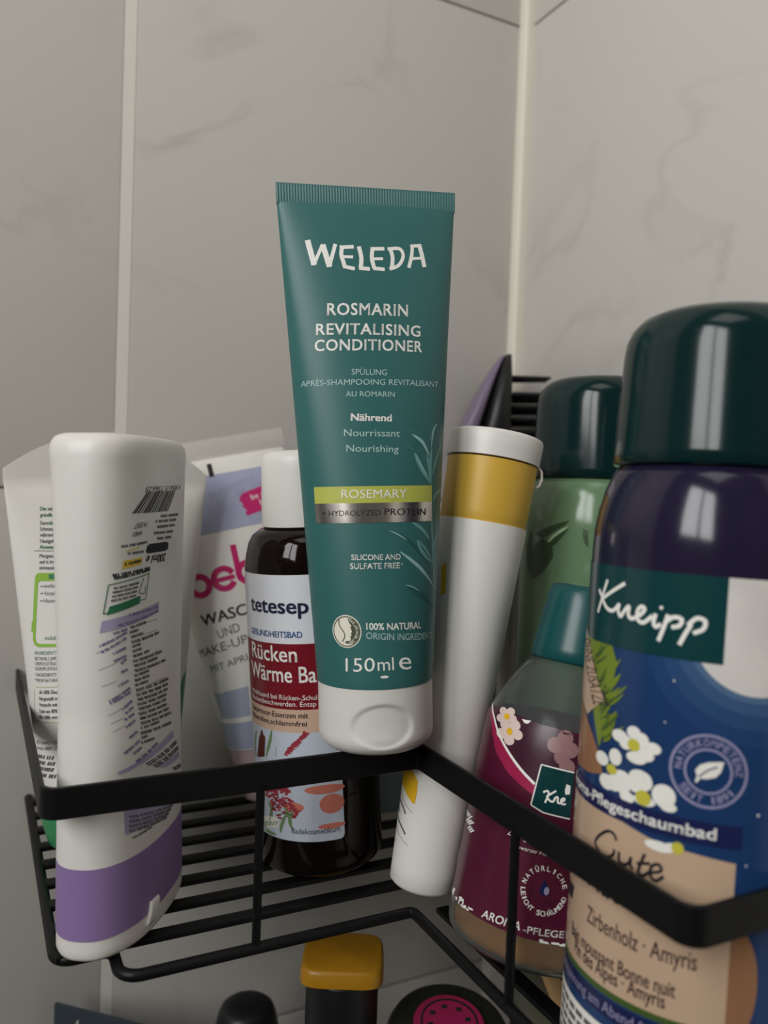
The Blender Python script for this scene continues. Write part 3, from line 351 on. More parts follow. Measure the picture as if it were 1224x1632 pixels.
    ('violet_print','violet_text',0.13,None,[('bars',[-8.36,100.12],[-14.34,-0.67],[0.46,-0.81],[(0,0.034),(0.049,0.041),(0.097,0.029),(0.146,0.033),(0.195,0.032),(0.278,0.038),(0.326,0.035),(0.375,0.028),(0.424,0.033),(0.473,0.027),(0.521,0.04),(0.57,0.041),(0.653,0.03),(0.702,0.039),(0.75,0.041),(0.799,0.041),(0.848,0.029),(0.931,0.032)]),('bars',[-8.32,98.77],[-17.5,-1.98],[0.58,-0.81],[(0,0.029),(0.036,0.03),(0.072,0.026),(0.108,0.024),(0.145,0.02),(0.181,0.025),(0.217,0.026),(0.253,0.03),(0.314,0.027),(0.35,0.022),(0.387,0.03),(0.423,0.021),(0.459,0.022),(0.495,0.021),(0.556,0.026),(0.593,0.022),(0.629,0.028),(0.665,0.022),(0.701,0.028),(0.737,0.024),(0.773,0.021),(0.809,0.025),(0.845,0.022),(0.907,0.029),(0.943,0.027),(0.979,0.021)]),('bars',[-22.6,95.43],[-4.63,-0.81],[0.3,-0.74],[(0,0.076),(0.102,0.067),(0.203,0.073),(0.305,0.076),(0.406,0.061),(0.579,0.075),(0.681,0.073),(0.782,0.057),(0.884,0.072)]),('bars',[-22.86,94.53],[-8.31,-3.27],[0.42,-0.71],[(0,0.034),(0.049,0.037),(0.098,0.038),(0.147,0.03),(0.196,0.028),(0.245,0.036),(0.294,0.029),(0.343,0.033),(0.392,0.04),(0.475,0.037),(0.524,0.034),(0.573,0.029),(0.622,0.036),(0.671,0.041),(0.72,0.028),(0.769,0.041),(0.818,0.037),(0.867,0.036),(0.95,0.03)]),('bars',[-23.0,92.9],[-7.49,-3.3],[0.45,-0.7],[(0,0.043),(0.053,0.041),(0.107,0.033),(0.16,0.035),(0.25,0.031),(0.304,0.042),(0.357,0.044),(0.41,0.031),(0.463,0.032),(0.517,0.031),(0.57,0.041),(0.623,0.035),(0.714,0.043),(0.767,0.039),(0.82,0.036),(0.911,0.044),(0.964,0.032)]),('bars',[-23.05,90.08],[-4.05,-1.29],[0.41,-0.72],[(0,0.071),(0.108,0.085),(0.215,0.09),(0.323,0.069),(0.431,0.084),(0.539,0.07),(0.646,0.065),(0.754,0.071),(0.937,0.063)]),('bars',[-22.88,87.69],[-3.93,-1.04],[0.38,-0.73],[(0,0.096),(0.114,0.079),(0.228,0.082),(0.342,0.081),(0.456,0.079),(0.57,0.095),(0.684,0.072),(0.798,0.065),(0.912,0.088)]),('bars',[-22.97,86.76],[-2.09,-1.54],[0.63,-0.63],[(0,0.125),(0.17,0.133),(0.341,0.131),(0.511,0.115),(0.681,0.133)]),('bars',[-22.34,83.57],[-2.67,-0.72],[0.41,-0.74],[(0,0.132),(0.172,0.099),(0.345,0.129),(0.517,0.132),(0.69,0.114)]),('bars',[-21.98,80.19],[-3.45,-1.02],[0.44,-0.74],[(0,0.081),(0.131,0.089),(0.261,0.074),(0.392,0.081),(0.522,0.091),(0.653,0.083),(0.875,0.075)]),('bars',[-21.35,77.92],[-6.59,-2.81],[0.52,-0.73],[(0,0.049),(0.062,0.045),(0.124,0.042),(0.186,0.047),(0.248,0.046),(0.31,0.047),(0.372,0.044),(0.478,0.04),(0.54,0.035),(0.602,0.049),(0.664,0.051),(0.726,0.037),(0.788,0.046),(0.85,0.044),(0.956,0.044)]),('bars',[-21.14,76.69],[-6.78,-2.28],[0.47,-0.75],[(0,0.052),(0.063,0.041),(0.126,0.038),(0.189,0.043),(0.252,0.05),(0.36,0.038),(0.423,0.043),(0.486,0.039),(0.549,0.047),(0.612,0.043),(0.675,0.042),(0.738,0.04),(0.802,0.039),(0.909,0.048)]),('bars',[-20.66,73.95],[-3.58,-2.08],[0.66,-0.7],[(0,0.087),(0.109,0.079),(0.218,0.07),(0.327,0.075),(0.436,0.074),(0.545,0.082),(0.654,0.072),(0.839,0.075)]),('bars',[-20.18,71.93],[-2.7,-1.3],[0.64,-0.72],[(0,0.117),(0.156,0.124),(0.312,0.099),(0.468,0.108),(0.734,0.097),(0.89,0.11)]),('bars',[-19.64,69.89],[-3.41,-1.1],[0.55,-0.75],[(0,0.098),(0.137,0.089),(0.274,0.115),(0.41,0.101),(0.547,0.077),(0.78,0.115),(0.916,0.084)]),('bars',[-19.36,67.9],[-3.58,-1.51],[0.63,-0.73],[(0,0.075),(0.123,0.072),(0.247,0.072),(0.37,0.096),(0.494,0.1),(0.617,0.105),(0.827,0.102)]),('bars',[-18.43,64.29],[-3.45,-1.25],[0.66,-0.76],[(0,0.099),(0.136,0.104),(0.271,0.075),(0.407,0.101),(0.542,0.105),(0.678,0.094),(0.814,0.094)]),('bars',[-17.44,61.36],[-6.2,-2.37],[0.71,-0.78],[(0,0.044),(0.073,0.045),(0.147,0.059),(0.22,0.053),(0.294,0.056),(0.419,0.052),(0.492,0.053),(0.565,0.048),(0.639,0.058),(0.712,0.041),(0.786,0.062),(0.859,0.05),(0.933,0.044)]),('bars',[-16.75,58.98],[-3.4,-0.94],[0.71,-0.8],[(0,0.111),(0.151,0.097),(0.301,0.115),(0.452,0.096),(0.602,0.084),(0.753,0.098),(0.903,0.084)]),('bars',[-8.12,57.83],[-11.11,-2.46],[1.09,-0.93],[(0,0.032),(0.053,0.042),(0.107,0.038),(0.16,0.045),(0.213,0.038),(0.267,0.036),(0.357,0.044),(0.411,0.039),(0.464,0.033),(0.555,0.033),(0.608,0.042),(0.662,0.033),(0.715,0.039),(0.806,0.041),(0.859,0.043),(0.912,0.041),(0.966,0.03)])]),
],
'green': [
    ('green_wave','leaf_green',0.06,None,[('p',[[-12.0,12.0],[74.0,12.0],[74.0,44.0],[60.0,60.0],[36.0,64.0],[27.0,60.0],[16.0,44.0],[2.0,26.0]])]),
    ('green_lettering','green_text',0.1,None,[('t','Die milde',[-28.12,125.6],[5.77,0.04],[0.1,1.32],0.02,1.0),('t','gründliche',[-28.25,123.34],[5.75,0.02],[0.08,1.32],0.02,1.0),('t','milde',[-26.43,120.43],[3.84,-0.0],[0.08,1.32],0.02,1.0),('t','Anwend',[-29.03,111.78],[6.21,-0.06],[0.07,1.35],0.03,1.0),('t','INGREDIENTS',[-32.99,73.61],[7.98,0.2],[0.13,1.29],0.0,1.0)]),
    ('black_lettering','print_grey',0.1,None,[('t','Das',[-28.42,120.42],[1.84,0.0],[0.08,1.31],0.01,1.0),('t','Schmutzpar',[-28.53,118.29],[6.18,-0.02],[0.07,1.31],0.012,1.0),('t','während de',[-28.64,116.16],[6.16,-0.03],[0.07,1.31],0.012,1.0),('t','Hautgefühl',[-28.75,113.95],[6.15,-0.05],[0.06,1.31],0.012,1.0),('t','Morgens un',[-29.19,108.61],[6.42,-0.08],[0.06,1.31],0.012,1.0),('t','und in kreise',[-29.28,106.49],[6.42,-0.09],[0.06,1.31],0.012,1.0),('t','einmassiere',[-29.39,104.37],[6.41,-0.09],[0.06,1.31],0.012,1.0),('t','enthält',[-28.18,97.79],[4.99,-0.09],[0.07,1.44],0.0,1.0),('t','Verzicht',[-28.3,95.09],[5.0,-0.09],[0.07,1.44],0.0,1.0),('t','Hautver',[-28.43,92.47],[5.01,-0.08],[0.07,1.44],0.0,1.0),('s',[[-29.4,98.19],[-28.44,98.34]],0.35),('s',[[-29.52,95.68],[-28.56,95.83]],0.35),('s',[[-29.66,92.98],[-28.69,93.13]],0.35),('t','BETAINE,CAPRY',[-33.21,71.58],[8.87,0.24],[0.13,1.24],0.0,1.0),('t','CRISPUS EXTRACT',[-33.42,69.71],[9.0,0.29],[0.14,1.25],0.0,1.0),('t','SODIUM LEVULIN',[-33.64,67.91],[9.14,0.35],[0.15,1.25],0.0,1.0),('t','* INGREDIENTS F',[-34.07,65.6],[9.47,0.44],[0.17,1.26],0.0,1.0),('t','**FROM NATURAL',[-34.37,63.54],[9.67,0.52],[0.18,1.26],0.0,1.0),('t','Ab 100% Ökos',[-32.71,59.32],[7.33,0.43],[0.16,1.3],0.02,1.0),('t','Hergestellt in',[-33.02,56.91],[7.51,0.51],[0.17,1.31],0.02,1.0),('t','Verpackt mit',[-33.33,54.67],[7.69,0.59],[0.18,1.32],0.02,1.0),('t','Tube aus 80%',[-33.69,52.24],[7.91,0.68],[0.2,1.32],0.02,1.0),('t','Mit Hilfe von',[-34.05,49.98],[8.14,0.78],[0.21,1.33],0.02,1.0),('t','BCO GmbH,D-22',[-38.19,40.06],[11.25,1.31],[0.66,1.47],0,1.0),('t','Service: 0800 33',[-38.66,37.79],[11.55,1.48],[0.73,1.49],0,1.0),('bars',[-38.5,34.59],[10.5,1.05],[0.94,1.49],[(0,0.101),(0.123,0.094),(0.245,0.068),(0.368,0.09),(0.576,0.077),(0.698,0.068),(0.821,0.084)]),('bars',[-38.71,32.27],[10.5,1.15],[1.0,1.51],[(0,0.097),(0.127,0.086),(0.253,0.099),(0.38,0.082),(0.595,0.096),(0.721,0.087),(0.848,0.098)]),('bars',[-38.94,29.94],[10.5,1.25],[1.06,1.54],[(0,0.097),(0.131,0.088),(0.262,0.08),(0.393,0.099),(0.524,0.11),(0.654,0.089),(0.785,0.105)]),('bars',[-39.02,27.46],[10.31,1.3],[1.1,1.56],[(0,0.077),(0.137,0.096),(0.274,0.113),(0.411,0.077),(0.644,0.116),(0.782,0.086),(0.919,0.081)]),('s',[[-30.86,111.06],[-22.5,110.9]],0.22)]),
    ('green_box','box_green',0.1,None,[('p',[[-31.18,100.51],[-30.8,102.25],[-29.81,103.13],[-22.88,103.11],[-23.01,100.17],[-29.22,100.2],[-30.06,99.54],[-31.44,86.19],[-32.26,79.56],[-31.88,78.02],[-30.91,77.66],[-23.96,77.69],[-24.01,76.54],[-31.42,76.4],[-32.87,77.19],[-33.36,79.11],[-33.03,81.67],[-33.77,81.83],[-33.22,85.36],[-32.73,86.16]])]),
    ('box_lettering','green_text',0.13,None,[('p',[[-26.37,102.59],[-23.19,102.54],[-23.27,100.8],[-26.45,100.86]]),('t','milde',[-28.76,79.07],[4.6,-0.02],[0.08,1.44],0.0,1.0)]),
    ('green_outline','box_green',0.1,None,[('s',[[-34.93,60.58],[-37.23,49.6]],0.18),('s',[[-34.26,61.62],[-25.12,62.3]],0.18),('s',[[-36.69,48.84],[-25.86,49.33]],0.18)]),
],
'pink': [
    ('lilac_panel','tube_lilac',0.15,None,[('p',[[-64.0,117.27],[64.0,117.27],[64.0,142.5],[-64.0,142.5]])]),
    ('foot_panel','pale_print',0.06,None,[('p',[[-28.11,49.23],[-9.88,50.56],[-11.66,38.28],[-27.8,38.05]]),('p',[[-62.0,24.5],[62.0,24.5],[62.0,36.0],[-62.0,36.0]])]),
    ('eye_mark','print_black',0.35,None,[('p',[[-4.79,147.56],[-2.76,147.78],[-2.94,141.85],[-4.95,141.65]])]),
    ('pale_lettering','lilac_print',0.22,None,[('t','BE POWERFUL',[-6.79,132.16],[21.62,4.94],[-0.39,2.45],0.0,1.0),('t','BE YOU',[5.1,131.26],[15.48,3.38],[-0.34,2.2],0.0,1.0)]),
    ('pink_patch','pink',0.22,None,[('p',[[5.95,130.73],[7.63,132.04],[14.83,133.31],[23.83,134.56],[22.45,123.48],[11.97,122.43],[6.82,121.55],[6.6,123.34],[7.45,124.04],[5.78,126.18],[6.48,127.05],[5.23,128.98]])]),
    ('patch_lettering','print_white',0.3,None,[('t','be yo',[10.69,128.16],[8.47,1.11],[-0.18,2.52],0,1.0),('t','be',[14.1,125.21],[4.41,0.38],[-0.08,2.39],0,1.0)]),
    ('brand_lettering','pink',0.1,None,[('d',[-19.94,96.04],5.21,5.32,44,0.5),('s',[[-23.95,108.25],[-25.09,91.64]],2.4767225325884543),('s',[[-5.37,98.68],[-6.38,100.14],[-7.9,101.06],[-9.66,101.3],[-11.37,100.8],[-12.73,99.65],[-13.5,98.05],[-13.57,96.28],[-12.91,94.63],[-11.64,93.38],[-9.98,92.76],[-8.21,92.86],[-6.62,93.67],[-5.5,95.05]],2.60707635009311),('s',[[-14.04,96.79],[-4.78,96.99]],1.9553072625698324),('d',[1.05,97.61],5.21,5.32,44,0.5),('s',[[-2.41,110.5],[-2.7,98.2],[-2.43,95.03]],2.60707635009311)]),
    ('black_lettering','print_black',0.1,None,[('t','WASC',[-23.36,79.06],[20.29,1.08],[-0.07,4.55],0.02,1.0)]),
    ('grey_lettering','print_grey',0.1,None,[('t','UND',[-17.22,72.45],[9.66,1.4],[-0.48,3.68],-0.004,1.0),('t','MAKE-UP',[-30.13,65.59],[24.51,2.72],[-0.11,3.65],-0.004,1.0),('t','MIT APRI',[-25.17,58.68],[17.86,2.48],[-0.26,2.79],-0.004,1.0)]),
],
'dark': [
    ('label','label_white',0.15,None,[('p',[[-32.12,15.98],[-31.62,14.88],[-30.62,14.48],[8.18,14.48],[9.18,14.88],[9.68,15.98],[9.68,107.3],[8.68,108.3],[-31.12,108.3],[-32.12,107.3]])]),
    ('red_panel','label_red',0.22,'label',[('p',[[-32.12,61.43],[9.68,61.43],[9.68,84.47],[-32.12,84.47]])]),
    ('tan_panel','label_tan',0.22,'label',[('p',[[-32.12,53.37],[9.68,53.37],[9.68,61.43],[-32.12,61.43]])]),
    ('picture','label_sky',0.22,'label',[('p',[[-32.12,15.98],[-31.62,14.88],[-30.62,14.48],[8.18,14.48],[9.18,14.88],[9.68,15.98],[9.68,53.37],[-32.12,53.37]])]),
    ('brand_lettering','navy',0.3,'label',[('t','tetesep',[-24.08,95.11],[24.73,0.0],[0.0,5.2],0.022,1.0)]),
    ('blue_lettering','label_blue',0.3,'label',[('t','GESUNDHEITSBAD',[-24.96,86.68],[23.02,0.0],[0.0,2.1],0.012,1.0)]),
    ('white_lettering','print_white',0.3,'label',[('t','Rücken',[-25.27,78.23],[21.22,0.0],[0.0,5.4],0.012,1.0),('t','Wärme Ba',[-26.46,71.04],[28.7,0.0],[0.0,5.5],0.012,1.0),('t','Wohltuend bei Rücken-,Schul',[-27.14,64.86],[29.21,0.0],[0.0,1.7],0.0,1.0),('t','Nackenbeschwerden. Entsp',[-27.55,62.59],[29.27,0.0],[0.0,1.7],0.0,1.0)]),
    ('dark_lettering','brown_ink',0.3,'label',[('t','Naturmoor-Essenzen mit',[-27.88,58.5],[26.68,0.0],[0.0,1.9],0.012,1.0),('t','Mineralien,schlammfrei',[-28.51,55.69],[26.75,0.0],[0.0,1.8],0.012,1.0)]),
    ('cosmetic_lettering','navy',0.3,'label',[('t','Badekosmetikum',[-9.07,17.31],[17.01,0.0],[0.0,2.0],0.0,1.0)]),
    ('pebble','stone_red',0.26,'label',[('d',[3.35,32.94],7.11,1.63,40,0.0),('d',[5.6,27.56],4.4,3.46,40,0.0),('d',[5.24,19.67],4.9,1.01,40,0.0),('d',[-8.25,26.77],4.07,1.66,40,0.0)]),
    ('plumes','reed_red',0.28,'label',[('l',[[-8.11,47.78],[-7.5,48.72],[-6.97,48.28]],0.6625317169438961),('l',[[-7.78,48.11],[-7.33,48.84],[-6.72,48.45]],0.6625317169438961),('l',[[-10.13,45.76],[-9.6,46.41],[-7.7,45.78]],0.6625317169438961),('l',[[-8.9,46.99],[-7.52,48.4],[-6.92,47.35]],0.6625317169438961),('l',[[-3.27,52.64],[-2.84,53.81],[-1.9,52.46]],0.6625317169438961),('l',[[-9.74,46.15],[-8.84,47.36],[-8.37,46.77]],0.6625317169438961),('l',[[-5.72,50.18],[-4.82,50.96],[-4.68,49.92]],0.6625317169438961),('l',[[-9.03,46.86],[-7.61,47.56],[-7.47,47.48]],0.6625317169438961),('l',[[-7.12,48.78],[-6.28,49.92],[-5.02,48.85]],0.6625317169438961),('l',[[-6.2,49.7],[-5.05,50.94],[-4.09,49.8]],0.6625317169438961),('l',[[-3.24,52.67],[-2.74,53.23],[-1.16,52.47]],0.6625317169438961),('l',[[-6.84,49.05],[-6.41,49.99],[-4.63,49.61]],0.6625317169438961),('l',[[-3.99,51.91],[-3.19,52.87],[-2.12,52.39]],0.6625317169438961),('l',[[-7.09,48.8],[-5.45,50.17],[-5.33,49.5]],0.6625317169438961),('l',[[-10.2,45.69],[-8.69,46.73],[-7.44,46.79]],0.6625317169438961),('l',[[-8.41,47.48],[-7.44,48.47],[-7.36,47.87]],0.6625317169438961),('l',[[-9.34,46.55],[-8.8,46.68],[-7.04,46.54]],0.6625317169438961),('l',[[-8.7,47.19],[-7.7,48.46],[-7.55,47.57]],0.6625317169438961),('l',[[-6.39,49.51],[-4.72,50.69],[-4.06,49.61]],0.6625317169438961),('l',[[-7.4,48.49],[-6.47,49.76],[-4.9,48.44]],0.6625317169438961),('l',[[-9.27,46.62],[-8.55,47.0],[-7.41,47.27]],0.6625317169438961),('l',[[-8.59,47.3],[-8.21,47.91],[-6.95,47.89]],0.6625317169438961),('l',[[-3.43,52.47],[-2.11,53.16],[-1.53,53.08]],0.6625317169438961),('l',[[-10.26,45.64],[-8.42,46.89],[-7.69,46.69]],0.6625317169438961),('l',[[-7.58,48.31],[-6.64,48.51],[-5.59,48.12]],0.6625317169438961),('l',[[-10.15,45.74],[-9.45,46.04],[-8.54,45.6]],0.6625317169438961),('l',[[-10.7,45.2],[-10.09,45.4],[-9.03,45.03]],0.6625317169438961),('l',[[-4.0,51.91],[-2.8,52.1],[-2.67,52.04]],0.6625317169438961),('l',[[-7.8,48.1],[-7.22,49.3],[-5.19,48.54]],0.6625317169438961),('l',[[-6.88,49.01],[-6.42,49.18],[-5.36,49.1]],0.6625317169438961),('l',[[-4.33,51.58],[-3.78,51.61],[-1.91,51.97]],0.6625317169438961),('l',[[-9.51,46.38],[-8.31,46.52],[-7.54,47.64]],0.6625317169438961),('l',[[-4.08,51.83],[-2.76,52.18],[-2.59,51.69]],0.6625317169438961),('l',[[-4.75,51.16],[-3.61,52.24],[-3.29,51.13]],0.6625317169438961),('l',[[-4.46,51.45],[-2.68,52.62],[-2.23,52.29]],0.6625317169438961),('l',[[-4.98,50.93],[-4.3,51.65],[-3.5,50.61]],0.6625317169438961),('l',[[-10.47,45.42],[-9.65,45.87],[-8.18,46.7]],0.6625317169438961),('l',[[-7.16,48.73],[-5.37,50.17],[-4.65,49.0]],0.6625317169438961),('l',[[-8.92,46.97],[-8.21,47.3],[-7.54,47.64]],0.6625317169438961),('l',[[-3.81,52.09],[-2.28,52.74],[-1.84,52.89]],0.6625317169438961),('l',[[-10.01,45.88],[-8.54,47.28],[-7.61,46.84]],0.6625317169438961),('l',[[-6.93,48.97],[-6.28,50.09],[-5.38,49.86]],0.6625317169438961),('l',[[-3.3,52.61],[-2.4,53.14],[-0.89,53.26]],0.6625317169438961),('l',[[-9.32,46.57],[-8.77,46.83],[-6.75,47.59]],0.6625317169438961),('l',[[-9.51,46.38],[-7.81,47.87],[-7.38,46.7]],0.6625317169438961),('l',[[-6.4,49.5],[-5.88,49.54],[-3.87,50.16]],0.6625317169438961),('l',[[-6.56,49.34],[-4.84,49.99],[-4.17,50.27]],0.6625317169438961),('l',[[-8.99,46.9],[-8.24,47.36],[-7.55,47.51]],0.6625317169438961),('l',[[-8.61,47.28],[-7.62,47.53],[-6.11,47.58]],0.6625317169438961),('l',[[-7.08,48.82],[-5.82,50.12],[-5.38,49.89]],0.6625317169438961),('l',[[-6.75,49.15],[-5.6,49.92],[-5.73,49.48]],0.6625317169438961),('l',[[-9.22,46.67],[-8.81,47.82],[-7.89,47.12]],0.6625317169438961),('l',[[-5.09,50.82],[-3.94,51.28],[-3.31,51.29]],0.6625317169438961),('l',[[-4.66,51.25],[-4.15,52.03],[-3.33,51.3]],0.6625317169438961),('l',[[-4.74,51.16],[-3.66,51.95],[-2.58,52.16]],0.6625317169438961),('l',[[-7.19,48.7],[-5.91,49.46],[-5.36,49.45]],0.6625317169438961),('l',[[-7.12,48.77],[-5.97,49.49],[-4.61,49.54]],0.6625317169438961),('l',[[-3.99,51.92],[-2.32,52.26],[-2.14,52.94]],0.6625317169438961),('l',[[-4.25,51.66],[-3.73,51.83],[-2.64,51.38]],0.6625317169438961),('l',[[-8.76,47.13],[-8.26,48.1],[-6.41,48.26]],0.6625317169438961),('l',[[-13.36,31.39],[-12.43,31.48],[-11.56,31.3]],0.7287848886382857),('l',[[-7.86,24.26],[-6.52,25.17],[-5.22,25.79]],0.7287848886382857),('l',[[-14.46,28.53],[-13.06,28.03],[-11.74,27.24]],0.7287848886382857),('l',[[-16.3,30.71],[-15.02,31.11],[-13.83,31.21]],0.7287848886382857),('l',[[-17.42,30.07],[-16.49,30.17],[-15.62,29.99]],0.7287848886382857),('l',[[-14.15,26.89],[-13.35,27.77],[-12.59,28.37]],0.7287848886382857),('l',[[-13.09,26.34],[-11.77,27.66],[-10.51,28.68]],0.7287848886382857),('l',[[-8.22,25.25],[-7.51,25.91],[-6.82,26.29]],0.7287848886382857),('l',[[-13.29,32.65],[-12.46,33.15],[-11.68,33.37]],0.7287848886382857),('l',[[-10.3,28.97],[-9.41,28.8],[-8.55,28.36]],0.7287848886382857),('l',[[-11.45,31.76],[-10.02,32.01],[-8.65,31.96]],0.7287848886382857),('l',[[-21.67,30.07],[-19.81,30.47],[-18.19,30.51]],0.7287848886382857),('l',[[-11.62,32.57],[-10.09,32.71],[-8.63,32.54]],0.7287848886382857),('l',[[-12.34,32.33],[-11.13,33.52],[-9.99,34.42]],0.7287848886382857),('l',[[-15.74,27.65],[-13.81,28.16],[-12.04,28.32]],0.7287848886382857),('l',[[-19.36,28.77],[-17.99,29.23],[-16.74,29.38]],0.7287848886382857),('l',[[-19.98,30.34],[-18.99,31.22],[-18.07,31.81]],0.7287848886382857),('l',[[-16.91,28.92],[-15.69,28.99],[-14.56,28.76]],0.7287848886382857),('l',[[-17.31,26.76],[-16.41,27.23],[-15.57,27.41]],0.7287848886382857),('l',[[-21.1,28.46],[-19.16,28.79],[-17.45,28.75]],0.7287848886382857),('l',[[-15.67,30.55],[-14.84,30.37],[-14.05,29.92]],0.7287848886382857),('l',[[-12.94,24.25],[-11.31,24.74],[-9.77,24.92]],0.7287848886382857),('l',[[-14.28,28.62],[-12.44,28.76],[-10.72,28.58]],0.7287848886382857),('l',[[-11.37,29.68],[-10.04,29.67],[-8.76,29.37]],0.7287848886382857),('l',[[-15.91,28.14],[-15.17,28.86],[-14.48,29.3]],0.7287848886382857),('l',[[-13.52,32.27],[-12.66,32.81],[-11.84,33.07]],0.7287848886382857),('l',[[-12.48,32.3],[-11.17,32.01],[-9.94,31.44]],0.7287848886382857),('l',[[-17.83,29.02],[-16.41,29.84],[-15.11,30.34]],0.7287848886382857),('l',[[-16.17,30.79],[-14.36,31.89],[-12.7,32.66]],0.7287848886382857),('l',[[-11.15,22.88],[-9.65,23.86],[-8.23,24.52]],0.7287848886382857),('l',[[-16.33,29.09],[-15.44,30.06],[-14.59,30.75]],0.7287848886382857),('l',[[-13.92,27.81],[-12.76,28.63],[-11.68,29.17]],0.7287848886382857),('l',[[-19.28,31.68],[-18.07,32.7],[-16.96,33.4]],0.7287848886382857),('l',[[-22.64,30.3],[-21.05,31.15],[-19.67,31.65]],0.7287848886382857),('l',[[-13.11,26.75],[-11.7,26.72],[-10.37,26.39]],0.7287848886382857),('l',[[-9.31,25.91],[-8.35,26.31],[-7.42,26.43]],0.7287848886382857),('l',[[-14.98,22.02],[-13.46,22.11],[-12.05,21.9]],0.7287848886382857),('l',[[-12.72,32.7],[-11.47,32.39],[-10.28,31.79]],0.7287848886382857),('l',[[-9.82,25.66],[-8.85,26.48],[-7.92,27.02]],0.7287848886382857),('l',[[-10.62,28.04],[-9.2,27.8],[-7.83,27.27]],0.7287848886382857),('l',[[-9.76,27.29],[-8.42,27.28],[-7.13,26.99]],0.7287848886382857),('l',[[-21.01,28.71],[-19.64,29.74],[-18.4,30.44]],0.7287848886382857),('l',[[-12.43,32.09],[-11.03,32.37],[-9.7,32.36]],0.7287848886382857),('l',[[-11.48,26.59],[-10.75,26.8],[-10.05,26.75]],0.7287848886382857),('l',[[-10.11,24.93],[-8.89,25.24],[-7.72,25.26]],0.7287848886382857),('l',[[-17.72,24.91],[-16.49,25.05],[-15.35,24.88]],0.7287848886382857),('l',[[-18.81,31.05],[-17.57,31.2],[-16.42,31.06]],0.7287848886382857),('l',[[-8.38,25.76],[-7.36,26.01],[-6.37,25.98]],0.7287848886382857),('l',[[-12.13,28.08],[-10.81,27.99],[-9.56,27.61]],0.7287848886382857),('l',[[-17.68,25.1],[-16.65,25.91],[-15.68,26.43]],0.7287848886382857),('l',[[-14.6,24.74],[-13.76,24.94],[-12.97,24.87]],0.7287848886382857),('l',[[-18.86,31.18],[-16.95,31.53],[-15.24,31.52]],0.7287848886382857),('l',[[-15.09,25.37],[-13.73,25.79],[-12.45,25.9]],0.7287848886382857),('l',[[-18.24,26.89],[-17.15,26.82],[-16.13,26.46]],0.7287848886382857),('l',[[-7.73,23.25],[-6.99,24.11],[-6.27,24.7]],0.7287848886382857),('l',[[-8.11,24.92],[-7.21,25.2],[-6.33,25.2]],0.7287848886382857),('l',[[-10.93,31.18],[-9.82,31.96],[-8.75,32.46]],0.7287848886382857),('l',[[-15.39,31.13],[-14.56,30.92],[-13.76,30.43]],0.7287848886382857),('l',[[-12.2,24.36],[-10.89,24.05],[-9.65,23.44]],0.7287848886382857),('l',[[-11.27,30.9],[-10.53,31.11],[-9.81,31.06]],0.7287848886382857),('l',[[-16.5,32.39],[-15.26,32.86],[-14.11,33.04]],0.7287848886382857),('l',[[-17.44,30.67],[-15.59,31.67],[-13.92,32.33]],0.7287848886382857),('l',[[-13.76,32.97],[-12.91,32.86],[-12.11,32.48]],0.7287848886382857),('l',[[-9.86,23.57],[-9.0,23.28],[-8.17,22.73]],0.7287848886382857),('l',[[-15.59,28.57],[-14.36,28.17],[-13.21,27.48]],0.7287848886382857),('l',[[-15.27,28.77],[-14.46,29.26],[-13.69,29.47]],0.7287848886382857),('l',[[-12.46,32.12],[-10.89,33.02],[-9.41,33.62]],0.7287848886382857),('l',[[-17.74,29.41],[-16.55,29.8],[-15.45,29.9]],0.7287848886382857),('l',[[-10.12,29.52],[-8.79,29.11],[-7.52,28.42]],0.7287848886382857),('l',[[-9.38,26.83],[-8.35,26.39],[-7.36,25.68]],0.7287848886382857),('l',[[-17.56,24.29],[-16.1,24.45],[-14.75,24.29]],0.7287848886382857),('l',[[-11.24,25.25],[-10.53,25.67],[-9.85,25.81]],0.7287848886382857),('l',[[-15.52,22.53],[-14.28,22.98],[-13.12,23.14]],0.7287848886382857),('l',[[-12.45,29.99],[-11.61,29.66],[-10.81,29.06]],0.7287848886382857),('l',[[-15.08,25.59],[-13.8,25.92],[-12.6,25.95]],0.7287848886382857),('l',[[-19.59,29.82],[-17.59,31.15],[-15.82,32.11]],0.7287848886382857),('l',[[-16.84,26.91],[-14.99,26.66],[-13.3,26.06]],0.7287848886382857),('l',[[-18.08,27.12],[-17.15,27.77],[-16.29,28.14]],0.7287848886382857),('l',[[-19.38,27.95],[-18.14,28.74],[-17.0,29.22]],0.7287848886382857),('l',[[-9.87,27.43],[-8.82,27.33],[-7.8,26.95]],0.7287848886382857),('l',[[-14.0,28.45],[-12.88,28.97],[-11.82,29.2]],0.7287848886382857),('l',[[-18.73,31.2],[-17.76,31.05],[-16.86,30.62]],0.7287848886382857),('l',[[-12.53,27.75],[-11.64,27.58],[-10.79,27.13]],0.7287848886382857),('l',[[-17.82,29.15],[-16.34,29.81],[-14.99,30.16]],0.7287848886382857),('l',[[-8.57,23.42],[-7.94,23.23],[-7.34,22.77]],0.7287848886382857),('l',[[-14.02,32.59],[-12.86,32.35],[-11.76,31.82]],0.7287848886382857),('l',[[-19.0,25.36],[-16.81,26.39],[-14.88,27.03]],0.7287848886382857),('l',[[-9.05,24.76],[-8.29,24.39],[-7.56,23.75]],0.7287848886382857),('l',[[-20.08,30.32],[-18.03,31.02],[-16.21,31.34]],0.7287848886382857),('l',[[-9.72,23.42],[-8.3,23.49],[-6.94,23.27]],0.7287848886382857)]),
    ('cattail','cattail',0.29,'label',[('l',[[-20.9,52.4],[-21.6,47.59],[-23.1,42.01]],2.6501268677755845),('p',[[-23.13,49.13],[-21.92,50.61],[-20.23,51.01],[-19.03,50.13],[-20.07,42.82],[-25.73,41.22]])]),
